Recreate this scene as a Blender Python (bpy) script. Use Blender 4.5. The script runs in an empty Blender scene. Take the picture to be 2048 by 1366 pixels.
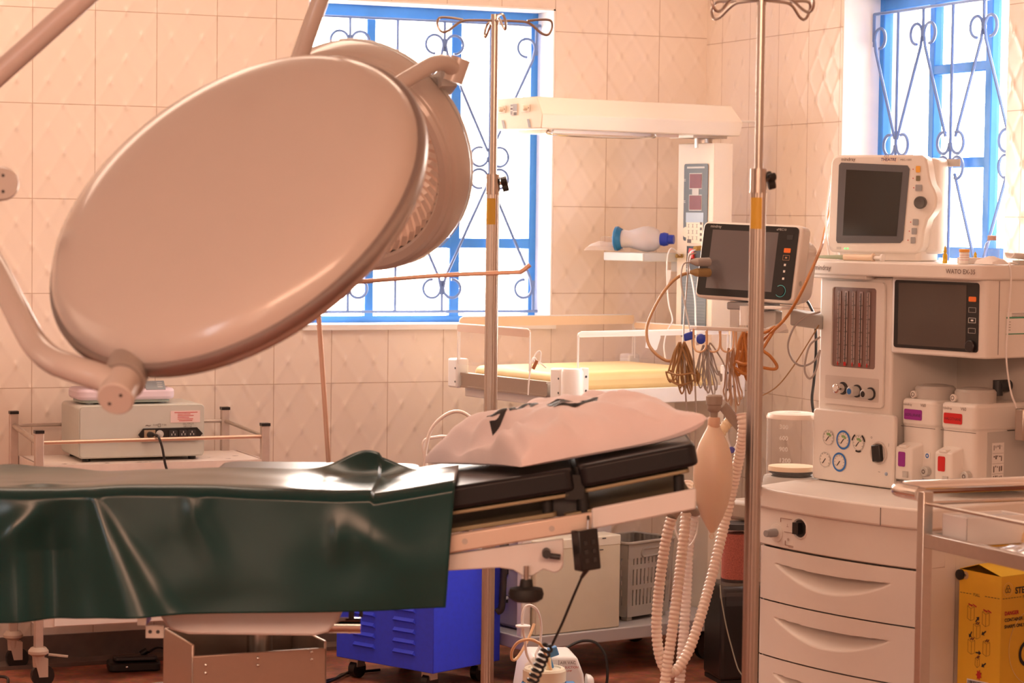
import bpy, math, random
from mathutils import Vector, Matrix, noise
random.seed(11)
SC = bpy.context.scene
COL = SC.collection
V = Vector
PI = math.pi

# ------------------------------------------------------------------ survey of the photograph
# Room axes: X along the back wall, Y towards it, Z up. The camera stands at (0, 0, 1.40) turned 23 deg to the right.
YAW, PITCH, ROLL, FPX = math.radians(23), math.radians(2.91), math.radians(0.73), 4800.0
EYE = V((0, 0, 1.40))
FWD = V((math.sin(YAW), math.cos(YAW), 0))
RGT = V((math.cos(YAW), -math.sin(YAW), 0))
UPZ = V((0, 0, 1))
C_F = FWD * math.cos(PITCH) - UPZ * math.sin(PITCH)
C_U0 = FWD * math.sin(PITCH) + UPZ * math.cos(PITCH)
C_R = RGT * math.cos(ROLL) + C_U0 * math.sin(ROLL)
C_U = C_U0 * math.cos(ROLL) - RGT * math.sin(ROLL)

def W(x, d, z):
    """room point from metres to the right, metres ahead and height"""
    return RGT * x + FWD * d + UPZ * z

def S(px, py, d):
    """room point that was measured at a photo position, d metres ahead"""
    r = C_F * FPX + C_R * (px - 1024) - C_U * (py - 683)
    return EYE + r * (d / r.dot(FWD))

# ------------------------------------------------------------------ materials
MATS = {}
def srgb(c):
    return tuple(((x / 12.92) if x <= 0.04045 else ((x + 0.055) / 1.055) ** 2.4) for x in c)

def mat(name, col, rough=0.5, metal=0.0, noise_amt=0.06, noise_scale=14.0, bump=0.0, bump_scale=200.0,
        coat=0.0, alpha=1.0, trans=0.0, sss=0.0, emit=None, emit_str=0.0, spec=0.5):
    if name in MATS: return MATS[name]
    m = bpy.data.materials.new(name); m.use_nodes = True
    nt = m.node_tree; b = nt.nodes['Principled BSDF']
    n = nt.nodes.new('ShaderNodeTexNoise'); n.inputs['Scale'].default_value = noise_scale; n.inputs['Detail'].default_value = 4
    tc = nt.nodes.new('ShaderNodeTexCoord'); nt.links.new(tc.outputs['Object'], n.inputs['Vector'])
    r = nt.nodes.new('ShaderNodeMapRange'); r.inputs['To Min'].default_value = 1 - noise_amt; r.inputs['To Max'].default_value = 1 + noise_amt
    nt.links.new(n.outputs['Fac'], r.inputs['Value'])
    mx = nt.nodes.new('ShaderNodeVectorMath'); mx.operation = 'SCALE'
    mx.inputs[0].default_value = col[:3]; nt.links.new(r.outputs['Result'], mx.inputs['Scale'])
    nt.links.new(mx.outputs['Vector'], b.inputs['Base Color'])
    b.inputs['Roughness'].default_value = rough; b.inputs['Metallic'].default_value = metal
    b.inputs['Coat Weight'].default_value = coat; b.inputs['Specular IOR Level'].default_value = spec
    b.inputs['Alpha'].default_value = alpha; b.inputs['Transmission Weight'].default_value = trans
    if sss: b.inputs['Subsurface Weight'].default_value = sss; b.inputs['Subsurface Radius'].default_value = (.02, .012, .008)
    if emit: b.inputs['Emission Color'].default_value = (*emit, 1); b.inputs['Emission Strength'].default_value = emit_str
    if bump:
        n2 = nt.nodes.new('ShaderNodeTexNoise'); n2.inputs['Scale'].default_value = bump_scale
        nt.links.new(tc.outputs['Object'], n2.inputs['Vector'])
        bp = nt.nodes.new('ShaderNodeBump'); bp.inputs['Strength'].default_value = bump; bp.inputs['Distance'].default_value = 0.002
        nt.links.new(n2.outputs['Fac'], bp.inputs['Height']); nt.links.new(bp.outputs['Normal'], b.inputs['Normal'])
    MATS[name] = m
    return m

def clear_mat(name, tint, rough=0.05, alpha_mix=0.85):
    """thin clear plastic or glass: see-through with a surface sheen"""
    if name in MATS: return MATS[name]
    m = bpy.data.materials.new(name); m.use_nodes = True; nt = m.node_tree
    for n in list(nt.nodes): nt.nodes.remove(n)
    out = nt.nodes.new('ShaderNodeOutputMaterial')
    tr = nt.nodes.new('ShaderNodeBsdfTransparent'); tr.inputs['Color'].default_value = (*tint, 1)
    gl = nt.nodes.new('ShaderNodeBsdfPrincipled'); gl.inputs['Base Color'].default_value = (*tint, 1); gl.inputs['Roughness'].default_value = rough
    fr = nt.nodes.new('ShaderNodeFresnel'); fr.inputs['IOR'].default_value = 1.45
    ad = nt.nodes.new('ShaderNodeMath'); ad.operation = 'ADD'; ad.use_clamp = True; ad.inputs[1].default_value = 1 - alpha_mix
    ge = nt.nodes.new('ShaderNodeNewGeometry'); iv = nt.nodes.new('ShaderNodeMath'); iv.operation = 'SUBTRACT'; iv.inputs[0].default_value = 1
    nt.links.new(ge.outputs['Backfacing'], iv.inputs[1])
    nt.links.new(fr.outputs['Fac'], ad.inputs[0])
    mu = nt.nodes.new('ShaderNodeMath'); mu.operation = 'MULTIPLY'; nt.links.new(ad.outputs[0], mu.inputs[0]); nt.links.new(iv.outputs[0], mu.inputs[1])
    mx = nt.nodes.new('ShaderNodeMixShader')
    nt.links.new(mu.outputs[0], mx.inputs['Fac']); nt.links.new(tr.outputs[0], mx.inputs[1]); nt.links.new(gl.outputs[0], mx.inputs[2])
    nt.links.new(mx.outputs[0], out.inputs['Surface'])
    MATS[name] = m
    return m

# ------------------------------------------------------------------ mesh builder
def face(o, x, y):
    """matrix whose local XY plane lies on a face: o origin, x and y directions"""
    x = V(x).normalized(); y = V(y).normalized(); z = x.cross(y)
    return Matrix(((x.x, y.x, z.x, o[0]), (x.y, y.y, z.y, o[1]), (x.z, y.z, z.z, o[2]), (0, 0, 0, 1)))

def smooth_path(pts, k=8, closed=False):
    pts = [V(p) for p in pts]; n = len(pts); out = []
    rng = range(n if closed else n - 1)
    for i in rng:
        p1, p2 = pts[i], pts[(i + 1) % n]
        p0 = pts[(i - 1) % n] if (closed or i > 0) else p1 * 2 - p2
        p3 = pts[(i + 2) % n] if (closed or i + 2 < n) else p2 * 2 - p1
        for j in range(k):
            t = j / k
            out.append(0.5 * ((2 * p1) + (p2 - p0) * t + (2 * p0 - 5 * p1 + 4 * p2 - p3) * t * t + (3 * p1 - p0 - 3 * p2 + p3) * t ** 3))
    if not closed: out.append(pts[-1])
    return out

def resample(pts, step):
    pts = [V(p) for p in pts]; out = [pts[0].copy()]; carry = 0.0
    for a, b in zip(pts, pts[1:]):
        L = (b - a).length
        if L < 1e-9: continue
        s = step - carry
        while s <= L:
            out.append(a.lerp(b, s / L)); s += step
        carry = L - (s - step)
    return out

def frames(pts):
    T = []
    for i in range(len(pts)):
        a = pts[max(i - 1, 0)]; b = pts[min(i + 1, len(pts) - 1)]
        t = (b - a); T.append(t.normalized() if t.length > 1e-9 else V((0, 0, 1)))
    n = T[0].orthogonal().normalized(); N = []
    for t in T:
        n = (n - t * n.dot(t))
        n = n.normalized() if n.length > 1e-6 else t.orthogonal().normalized()
        N.append(n.copy())
    return T, N

class MB:
    def __init__(s): s.v = []; s.f = []; s.m = []; s.sm = []; s.M = Matrix()
    def at(s, M=None): s.M = M if M is not None else Matrix(); return s
    def add(s, vs, fs, mat=0, smooth=False):
        o = len(s.v); s.v += [s.M @ V(p) for p in vs]
        for f in fs: s.f.append([o + i for i in f]); s.m.append(mat); s.sm.append(smooth)
        return s
    def box(s, x0, x1, y0, y1, z0, z1, mat=0):
        vs = [(x0, y0, z0), (x1, y0, z0), (x1, y1, z0), (x0, y1, z0), (x0, y0, z1), (x1, y0, z1), (x1, y1, z1), (x0, y1, z1)]
        return s.add(vs, [(3, 2, 1, 0), (4, 5, 6, 7), (0, 1, 5, 4), (1, 2, 6, 5), (2, 3, 7, 6), (3, 0, 4, 7)], mat)
    def bar(s, a, b, w, h, mat=0, up=(0, 0, 1)):
        a, b = V(a), V(b); t = (b - a).normalized(); u = V(up); x = t.cross(u)
        if x.length < 1e-4: x = t.cross(V((1, 0, 0)))
        x.normalize(); y = x.cross(t)
        vs = [p + x * (i * w / 2) + y * (j * h / 2) for p in (a, b) for i, j in ((-1, -1), (1, -1), (1, 1), (-1, 1))]
        return s.add(vs, [(3, 2, 1, 0), (4, 5, 6, 7), (0, 1, 5, 4), (1, 2, 6, 5), (2, 3, 7, 6), (3, 0, 4, 7)], mat)
    def cyl(s, p0, p1, r0, r1=None, n=20, mat=0, cap=True):
        return s.tube([p0, p1], [r0, r0 if r1 is None else r1], n, mat, cap)
    def tube(s, pts, r, n=10, mat=0, cap=True, closed=False):
        pts = [V(p) for p in pts]; T, N = frames(pts); vs = []; fs = []; K = len(pts)
        if closed:
            T[0] = T[-1] = (pts[1] - pts[-1]).normalized()
        for i, p in enumerate(pts):
            ri = r[i] if isinstance(r, (list, tuple)) else r
            b = T[i].cross(N[i])
            for j in range(n):
                a = 2 * PI * j / n; vs.append(p + N[i] * (ri * math.cos(a)) + b * (ri * math.sin(a)))
        for i in range(K - 1 + (1 if closed else 0)):
            i2 = (i + 1) % K
            for j in range(n): fs.append((i * n + j, i * n + (j + 1) % n, i2 * n + (j + 1) % n, i2 * n + j))
        s.add(vs, fs, mat, True)
        if cap and not closed:
            s.add(vs[:n], [tuple(range(n))[::-1]], mat); s.add(vs[-n:], [tuple(range(n))], mat)
        return s
    def lathe(s, prof, n=32, mat=0, sx=1.0, sy=1.0, arc=2 * PI, flat=False):
        vs = []; fs = []; full = abs(arc - 2 * PI) < 1e-6; nn = n if full else n + 1
        for (r, z) in prof:
            for j in range(nn):
                a = arc * j / n; vs.append((r * math.cos(a) * sx, r * math.sin(a) * sy, z))
        for i in range(len(prof) - 1):
            for j in range(n):
                j2 = (j + 1) % nn
                fs.append((i * nn + j, i * nn + j2, (i + 1) * nn + j2, (i + 1) * nn + j))
        s.add(vs, fs, mat, not flat)
        return s
    def disc(s, r, z=0, n=32, mat=0, sx=1, sy=1):
        return s.add([(r * sx * math.cos(2 * PI * j / n), r * sy * math.sin(2 * PI * j / n), z) for j in range(n)], [tuple(range(n))], mat)
    def prism(s, poly, z0, z1, mat=0):
        n = len(poly)
        vs = [(x, y, z0) for x, y in poly] + [(x, y, z1) for x, y in poly]
        fs = [tuple(range(n))[::-1], tuple(range(n, 2 * n))] + [(i, (i + 1) % n, n + (i + 1) % n, n + i) for i in range(n)]
        return s.add(vs, fs, mat)
    def rrect(s, x0, x1, y0, y1, r, z0, z1, mat=0, k=5):
        return s.prism(rr(x0, x1, y0, y1, r, k), z0, z1, mat)
    def grid(s, fn, nu, nv, mat=0, smooth=True, flip=False):
        vs = [fn(i / nu, j / nv) for j in range(nv + 1) for i in range(nu + 1)]; fs = []
        for j in range(nv):
            for i in range(nu):
                a = j * (nu + 1) + i; q = (a, a + 1, a + nu + 2, a + nu + 1); fs.append(q[::-1] if flip else q)
        return s.add(vs, fs, mat, smooth)
    def quad(s, x0, x1, y0, y1, z=0, mat=0):
        return s.add([(x0, y0, z), (x1, y0, z), (x1, y1, z), (x0, y1, z)], [(0, 1, 2, 3)], mat)
    def ring(s, r0, r1, z=0, n=32, mat=0, a0=0, a1=2 * PI):
        vs = []; full = abs(a1 - a0 - 2 * PI) < 1e-6
        for j in range(n + 1):
            a = a0 + (a1 - a0) * j / n; vs += [(r0 * math.cos(a), r0 * math.sin(a), z), (r1 * math.cos(a), r1 * math.sin(a), z)]
        return s.add(vs, [(2 * j, 2 * j + 1, 2 * j + 3, 2 * j + 2) for j in range(n)], mat)
    def text(s, txt, size, x=0, y=0, z=0.0006, mat=0, align='LEFT', sx=1.0, bold=0.0, shear=0.0):
        cu = bpy.data.curves.new('lettering', 'FONT'); cu.body = txt; cu.size = size; cu.align_x = align; cu.offset = bold; cu.shear = shear
        cu.resolution_u = 3
        o = bpy.data.objects.new('lettering', cu); COL.objects.link(o)
        dg = bpy.context.evaluated_depsgraph_get(); me = bpy.data.meshes.new_from_object(o.evaluated_get(dg))
        s.add([(p.co.x * sx + x, p.co.y + y, z) for p in me.vertices], [tuple(p.vertices) for p in me.polygons], mat)
        bpy.data.objects.remove(o); bpy.data.curves.remove(cu); bpy.data.meshes.remove(me)
        return s
    def build(s, name, mats, parent=None, loc=None, bevel=0.0, seg=2, angle=38, solid=0.0, subsurf=0, local=False):
        """local=True: the vertices are room points, made local to the parent / to loc"""
        vs = s.v
        if local:
            inv = parent.matrix_basis.inverted() if parent is not None else Matrix()
            if parent is not None and parent.parent is not None: inv = (parent.parent.matrix_basis @ parent.matrix_basis).inverted()
            vs = [inv @ p for p in vs]
        if loc is not None: vs = [p - V(loc) for p in vs]
        me = bpy.data.meshes.new(name); me.from_pydata([tuple(p) for p in vs], [], s.f)
        if not isinstance(mats, (list, tuple)): mats = [mats]
        for m in mats: me.materials.append(m)
        me.polygons.foreach_set('material_index', s.m)
        me.polygons.foreach_set('use_smooth', s.sm if not bevel else [True] * len(s.f))
        me.update()
        if any(s.sm) or bevel: me.set_sharp_from_angle(angle=math.radians(angle))
        o = bpy.data.objects.new(name, me); COL.objects.link(o)
        if parent is not None: o.parent = parent
        if loc is not None: o.location = loc
        if solid:
            md = o.modifiers.new('thickness', 'SOLIDIFY'); md.thickness = solid; md.offset = 0
        if subsurf:
            md = o.modifiers.new('smooth', 'SUBSURF'); md.levels = subsurf; md.render_levels = subsurf
        if bevel:
            md = o.modifiers.new('rounded edges', 'BEVEL'); md.width = bevel; md.segments = seg; md.limit_method = 'ANGLE'
            md.angle_limit = math.radians(angle); md.harden_normals = False
        return o

def rr(x0, x1, y0, y1, r, k=5):
    pts = []
    for cx, cy, a0 in ((x1 - r, y0 + r, -PI / 2), (x1 - r, y1 - r, 0), (x0 + r, y1 - r, PI / 2), (x0 + r, y0 + r, PI)):
        for i in range(k + 1):
            a = a0 + PI / 2 * i / k; pts.append((cx + r * math.cos(a), cy + r * math.sin(a)))
    return pts

# ------------------------------------------------------------------ things
def tag(o, label, cat, group=None, kind=None):
    o['label'] = label; o['category'] = cat
    if group: o['group'] = group
    if kind: o['kind'] = kind
    return o

def thing(name, label, cat, loc, rot=0.0, group=None):
    o = bpy.data.objects.new(name, None); COL.objects.link(o)
    o.empty_display_size = 0.05
    o.location = loc; o.rotation_euler = (0, 0, rot)
    o.matrix_basis = Matrix.Translation(V(loc)) @ Matrix.Rotation(rot, 4, 'Z')
    return tag(o, label, cat, group)

def spot(name, label, cat, x, d, ang, z=0.0, group=None):
    """a thing x metres right, d metres ahead, its own x axis turned ang degrees from the camera's right"""
    return thing(name, label, cat, W(x, d, z), math.radians(ang) - YAW, group)

def struct(o, label=None):
    o['kind'] = 'structure'
    if label: o['label'] = label
    return o

def dup(root, loc=None, rot=None, label=None, group=None, scale=None):
    r = root.copy(); COL.objects.link(r)
    if loc is not None: r.location = loc
    if rot is not None: r.rotation_euler = (0, 0, rot)
    if scale: r.scale = (scale,) * 3
    if label: r['label'] = label
    if group: r['group'] = group
    for ch in list(root.children):
        c = ch.copy(); COL.objects.link(c); c.parent = r
        for g in list(ch.children):
            d = g.copy(); COL.objects.link(d); d.parent = c
    return r

def line_thing(name, label, cat, pts, r, m, k=8, n=8, group=None, step=None):
    p = smooth_path(pts, k); b = MB().tube(p, r, n)
    o = b.build(name, m, loc=p[0]); tag(o, label, cat, group)
    return o

def line_part(name, parent, pts, r, m, k=8, n=8, closed=False):
    """a bent tube given in room points, as a part"""
    p = smooth_path(pts, k, closed)
    return MB().tube(p, r, n, closed=closed).build(name, m, parent, local=True)
# ------------------------------------------------------------------ shared materials
M_white = mat('white_enamel_plastic', (.80, .75, .70), .38, noise_amt=.03)
M_white2 = mat('bright_white_plastic', (.86, .84, .82), .35, noise_amt=.03)
M_cream = mat('cream_plastic', (.84, .76, .60), .42, noise_amt=.03)
M_lampw = mat('lamp_white_paint', (.58, .51, .46), .22, noise_amt=.02, coat=.3)
M_grey = mat('grey_plastic', (.33, .33, .34), .45)
M_lgrey = mat('light_grey_plastic', (.55, .53, .50), .4)
M_dark = mat('dark_grey_plastic', (.035, .034, .036), .4)
M_black = mat('black_plastic', (.012, .011, .011), .35)
M_rubber = mat('black_rubber', (.014, .013, .012), .6)
M_steel = mat('brushed_steel', (.50, .44, .39), .28, 1.0, noise_amt=.05, noise_scale=60)
M_steel2 = mat('worn_steel', (.56, .51, .46), .38, 1.0, noise_amt=.14, noise_scale=30)
M_chrome = mat('chrome', (.80, .78, .76), .12, 1.0, noise_amt=.02)
M_alu = mat('aluminium', (.50, .43, .38), .30, 1.0, noise_amt=.05, noise_scale=90)
M_leather = mat('black_upholstery', (.014, .013, .015), .33, spec=.35, bump=.12, bump_scale=350)
M_vinyl = mat('dark_green_vinyl', (.004, .042, .040), .23, bump=.05, bump_scale=30, noise_amt=.12, spec=.42)
M_blue = mat('blue_paint', (.035, .07, .98), .42, noise_amt=.12, noise_scale=60)
M_winblue = mat('window_blue_paint', (.05, .255, .68), .45, noise_amt=.18, noise_scale=12)
M_grille = mat('grille_blue_paint', (.12, .20, .42), .45, noise_amt=.12)
M_bluep = mat('blue_plastic', (.02, .06, .55), .4)
M_sky = mat('sky_blue_plastic', (.10, .30, .62), .35)
M_orange = mat('orange_button', (.9, .20, .03), .4)
M_red = mat('red_label', (.60, .012, .012), .45)
M_purple = mat('purple_label', (.30, .02, .28), .45)
M_ink = mat('dark_ink', (.02, .018, .02), .6, noise_amt=0)
M_inkr = mat('red_ink', (.55, .03, .02), .6, noise_amt=0)
M_inkg = mat('grey_ink', (.16, .13, .12), .6, noise_amt=0)
M_inkw = mat('white_ink', (.85, .83, .80), .6, noise_amt=0)
M_paper = mat('white_paper', (.86, .83, .80), .7)
M_green = mat('green_print', (.05, .30, .18), .6)
M_led = mat('green_indicator', (.1, .5, .1), .4, emit=(.15, 1, .2), emit_str=1.2)
M_screen = mat('dark_screen', (.028, .024, .020), .18, noise_amt=.03)
M_screen2 = mat('grey_brown_screen', (.085, .068, .060), .25, noise_amt=.03)
M_screen3 = mat('glossy_grey_screen', (.16, .145, .15), .08, noise_amt=.03)
M_clear = clear_mat('clear_acrylic', (.98, .96, .95), .04, .95)
M_clear2 = clear_mat('clear_plastic_dome', (.95, .93, .92), .06, .93)
M_glass = clear_mat('window_glass', (1, 1, 1), .02, .97)
M_silicone = mat('milky_silicone', (.86, .70, .55), .35, sss=.25, noise_amt=.03)
M_tubing = mat('pale_tubing', (.84, .76, .70), .25, noise_amt=.03)
M_ambertube = mat('amber_tubing', (.80, .52, .30), .3)
M_tan = mat('tan_cable', (.38, .22, .09), .4)
M_greycable = mat('grey_cable', (.42, .37, .34), .4)
M_orangecable = mat('orange_cable', (.50, .20, .05), .3)
M_whitecable = mat('white_cable', (.85, .82, .80), .4)
M_brown = mat('brown_connector', (.40, .15, .06), .4)
M_pink = mat('pink_cotton', (.95, .86, .88), .85, bump=.25, bump_scale=500, noise_amt=.06)
M_lav = mat('lavender_plastic', (.78, .66, .76), .35, noise_amt=.02)
M_graybox = mat('grey_green_enamel', (.56, .56, .50), .42, noise_amt=.03)
M_yellow = mat('yellow_card', (.86, .50, .03), .55, noise_amt=.04)
M_panelgrey = mat('slate_panel', (.22, .25, .28), .45)

# ------------------------------------------------------------------ room shell
XR, YB = 3.865, 7.416
def tile_mat(name, axis, off_h, off_v):
    m = bpy.data.materials.new(name); m.use_nodes = True; nt = m.node_tree; b = nt.nodes['Principled BSDF']
    N = nt.nodes.new; L = nt.links.new
    tc = N('ShaderNodeTexCoord'); sp = N('ShaderNodeSeparateXYZ'); L(tc.outputs['Object'], sp.inputs[0])
    def math_(op, a, bb=None):
        n = N('ShaderNodeMath'); n.operation = op
        for i, q in enumerate((a, bb)):
            if q is None: continue
            if isinstance(q, (int, float)): n.inputs[i].default_value = q
            else: L(q, n.inputs[i])
        return n.outputs[0]
    h = math_('SUBTRACT', sp.outputs[axis], off_h); v = math_('SUBTRACT', sp.outputs['Z'], off_v)
    cb = N('ShaderNodeCombineXYZ'); L(h, cb.inputs[0]); L(v, cb.inputs[1])
    br = N('ShaderNodeTexBrick'); br.offset = 0; L(cb.outputs[0], br.inputs['Vector'])
    br.inputs['Scale'].default_value = 1; br.inputs['Brick Width'].default_value = .1955; br.inputs['Row Height'].default_value = .2935
    br.inputs['Mortar Size'].default_value = .0014; br.inputs['Mortar Smooth'].default_value = .2
    br.inputs['Color1'].default_value = (.87, .75, .65, 1); br.inputs['Color2'].default_value = (.84, .72, .62, 1)
    br.inputs['Mortar'].default_value = (.56, .41, .31, 1)
    ns = N('ShaderNodeTexNoise'); ns.inputs['Scale'].default_value = 3; L(tc.outputs['Object'], ns.inputs['Vector'])
    mr = N('ShaderNodeMapRange'); L(ns.outputs['Fac'], mr.inputs['Value']); mr.inputs['To Min'].default_value = .93; mr.inputs['To Max'].default_value = 1.05
    sc = N('ShaderNodeVectorMath'); sc.operation = 'SCALE'; L(br.outputs['Color'], sc.inputs[0]); L(mr.outputs[0], sc.inputs['Scale'])
    L(sc.outputs[0], b.inputs['Base Color'])
    # embossed lozenges with a stud at each crossing
    u = math_('MULTIPLY', h, PI / .0977); w = math_('MULTIPLY', v, PI / .1467)
    a1 = math_('ABSOLUTE', math_('COSINE', math_('ADD', u, w))); a2 = math_('ABSOLUTE', math_('COSINE', math_('SUBTRACT', u, w)))
    r1 = math_('POWER', a1, 14.0); r2 = math_('POWER', a2, 14.0)
    rid = math_('MAXIMUM', r1, r2); dot = math_('MULTIPLY', math_('MULTIPLY', r1, r2), 2.0)
    hgt = math_('ADD', math_('MULTIPLY', rid, .5), dot)
    hgt = math_('SUBTRACT', hgt, math_('MULTIPLY', br.outputs['Fac'], 1.2))
    bp = N('ShaderNodeBump'); bp.inputs['Strength'].default_value = .40; bp.inputs['Distance'].default_value = .004
    L(hgt, bp.inputs['Height']); L(bp.outputs['Normal'], b.inputs['Normal'])
    b.inputs['Roughness'].default_value = .28
    return m
M_tileB = tile_mat('peach_embossed_tiles_back', 'X', .7500, .2720)
M_tileR = tile_mat('peach_embossed_tiles_side', 'Y', .6540, .2500)

def floor_mat():
    m = bpy.data.materials.new('red_terrazzo'); m.use_nodes = True; nt = m.node_tree; b = nt.nodes['Principled BSDF']
    tc = nt.nodes.new('ShaderNodeTexCoord'); v = nt.nodes.new('ShaderNodeTexVoronoi'); v.inputs['Scale'].default_value = 70
    n = nt.nodes.new('ShaderNodeTexNoise'); n.inputs['Scale'].default_value = 9; n.inputs['Detail'].default_value = 8
    nt.links.new(tc.outputs['Object'], v.inputs['Vector']); nt.links.new(tc.outputs['Object'], n.inputs['Vector'])
    r = nt.nodes.new('ShaderNodeValToRGB'); r.color_ramp.elements[0].position = .3; r.color_ramp.elements[0].color = (.17, .045, .026, 1)
    r.color_ramp.elements[1].position = .72; r.color_ramp.elements[1].color = (.66, .25, .15, 1)
    mx = nt.nodes.new('ShaderNodeMix'); mx.data_type = 'RGBA'; mx.blend_type = 'MULTIPLY'; mx.inputs[0].default_value = .35
    nt.links.new(n.outputs['Fac'], r.inputs['Fac']); nt.links.new(r.outputs['Color'], mx.inputs[6]); nt.links.new(v.outputs['Color'], mx.inputs[7])
    nt.links.new(mx.outputs[2], b.inputs['Base Color']); b.inputs['Roughness'].default_value = .45
    return m
M_floor = floor_mat()
M_plaster = mat('warm_plaster', (.80, .68, .58), .7)
M_reveal = mat('white_window_plaster', (.90, .88, .85), .6)
M_skirt = mat('grey_cement', (.16, .11, .09), .7, noise_amt=.3, noise_scale=20)

XL, YF, ZC = -1.9, -0.9, 2.85
WX0, WX1, WZ0, WZ1 = 2.42, 3.292, 1.045, 2.108      # back window opening
VY0, VY1 = 5.612, 6.505                             # right window opening
TH = .26
struct(MB().box(XL, XR + .3, YF, YB + .3, -.12, 0).build('floor', M_floor))
struct(MB().box(XL, XR + .3, YF, YB + .3, ZC, ZC + .1).build('ceiling', M_plaster))
b = MB()
for q in ((XL, WX0, 0, ZC), (WX1, XR + TH, 0, ZC), (WX0, WX1, 0, WZ0), (WX0, WX1, WZ1, ZC)):
    b.box(q[0], q[1], YB, YB + TH, q[2], q[3])
struct(b.build('wall_back', M_tileB))
b = MB()
for q in ((YF, VY0, 0, ZC), (VY1, YB, 0, ZC), (VY0, VY1, 0, WZ0), (VY0, VY1, WZ1, ZC)):
    b.box(XR, XR + TH, q[0], q[1], q[2], q[3])
struct(b.build('wall_right', M_tileR))
struct(MB().box(XL - .1, XL, YF, YB + TH, 0, ZC).build('wall_left', M_plaster))
struct(MB().box(XL, XR, YB - .012, YB, 0, .085).box(XL, XR, YB - .10, YB, 0, .012).build('baseboard_back', M_skirt))
struct(MB().box(XR - .012, XR, YF, YB - .1, 0, .085).build('baseboard_right', M_skirt))

def scroll(b, c, r, a0, a1, rod, P, n=18):
    pts = [P(c[0] + r * math.cos(math.radians(a0 + (a1 - a0) * i / n)), c[1] + r * math.sin(math.radians(a0 + (a1 - a0) * i / n))) for i in range(n + 1)]
    b.tube(pts, rod, 6)

def window(name, P, Q, width, h0, h1, bars, cross, grille_x, g0, g1, label):
    """P(s, z): point on the frame plane; Q(s, z): point on the grille plane; s runs 0..width"""
    root = struct(bpy.data.objects.new(name, None), label); COL.objects.link(root)
    fr = MB()
    def member(s0, s1, z0, z1, t=[.035]):
        t[0] -= .0004; t = t[0]
        a = [P(s0, z0), P(s1, z0), P(s1, z1), P(s0, z1)]; n = (Q(0, 0) - P(0, 0)).normalized() * t
        fr.add([*a, *[p + n for p in a]], [(3, 2, 1, 0), (4, 5, 6, 7), (0, 1, 5, 4), (1, 2, 6, 5), (2, 3, 7, 6), (3, 0, 4, 7)])
    member(0, .03, h0, h1); member(width - .03, width, h0, h1); member(0, width, h0, h0 + .028); member(0, width, h1 - .045, h1)
    for (x, w) in bars: member(x - w / 2, x + w / 2, h0, h1)
    for (x0, x1, z, w) in cross: member(x0, x1, z - w / 2, z + w / 2)
    fr.build('window_frame', M_winblue, root, bevel=.003, seg=1)
    pn = MB(); n = (Q(0, 0) - P(0, 0)).normalized() * .012
    pn.add([P(0, h0) + n, P(width, h0) + n, P(width, h1) + n, P(0, h1) + n], [(0, 1, 2, 3)]).build('pane', M_glass, root)
    # wrought grille: uprights, heart scrolls and crossed diagonals
    g = MB(); rod = .005
    g.tube([Q(0.02, g1), Q(width - .01, g1)], rod, 6); g.tube([Q(.02, g0), Q(width - .01, g0)], rod, 6)
    zm = (g0 + g1) / 2
    for i, x in enumerate(grille_x):
        if i % 2 == 0:      # scroll pairs at top and bottom, diagonals running to the middle of the neighbours
            for (zz, sg) in ((g1 - .085, 1), (g0 + .085, -1)):
                for d in (-1, 1):
                    if not 0 <= x + d * .05 <= width + .01: continue
                    c = (x + d * .036, zz + sg * .008)
                    scroll(g, c, .031, 180 if d > 0 else 0, (-95 if d > 0 else 275) if sg > 0 else (455 if d > 0 else -275), rod, Q)
                    xn = x + d * (grille_x[1] - grille_x[0])
                    if -.02 <= xn <= width + .02:
                        g.tube([Q(x + d * .004, zz + sg * .008), Q(x + d * .012, zz - sg * .03), Q(xn - d * .006, zm + sg * .055)], rod, 6)
                g.tube([Q(x, zz), Q(x, g1 if sg > 0 else g0)], rod, 6)
                g.box(*sorted((Q(x - .006, zz).x, Q(x + .006, zz).x + 1e-3)), *sorted((Q(x - .006, zz).y, Q(x + .006, zz).y + 1e-3)), zz - .016, zz + .02)
        else:               # full upright with the double scroll at mid height
            g.tube([Q(x, g0), Q(x, g1)], rod, 6)
            for sg in (1, -1):
                for d in (-1, 1):
                    if not -.01 <= x + d * .05 <= width + .01: continue
                    c = (x + d * .037, zm + sg * .037)
                    scroll(g, c, .032, -sg * 90, -sg * 90 + sg * d * 90 * 2.7 if False else (-sg * 90 + (sg * d) * 200), rod, Q)
                    scroll(g, c, .032, -sg * 90, -sg * 90 - (sg * d) * 90, rod, Q)
            g.box(*sorted((Q(x - .006, zm).x, Q(x + .006, zm).x + 1e-3)), *sorted((Q(x - .006, zm).y, Q(x + .006, zm).y + 1e-3)), zm + .03, zm + .065)
    g.build('grille', M_grille, root)
    return root

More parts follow.
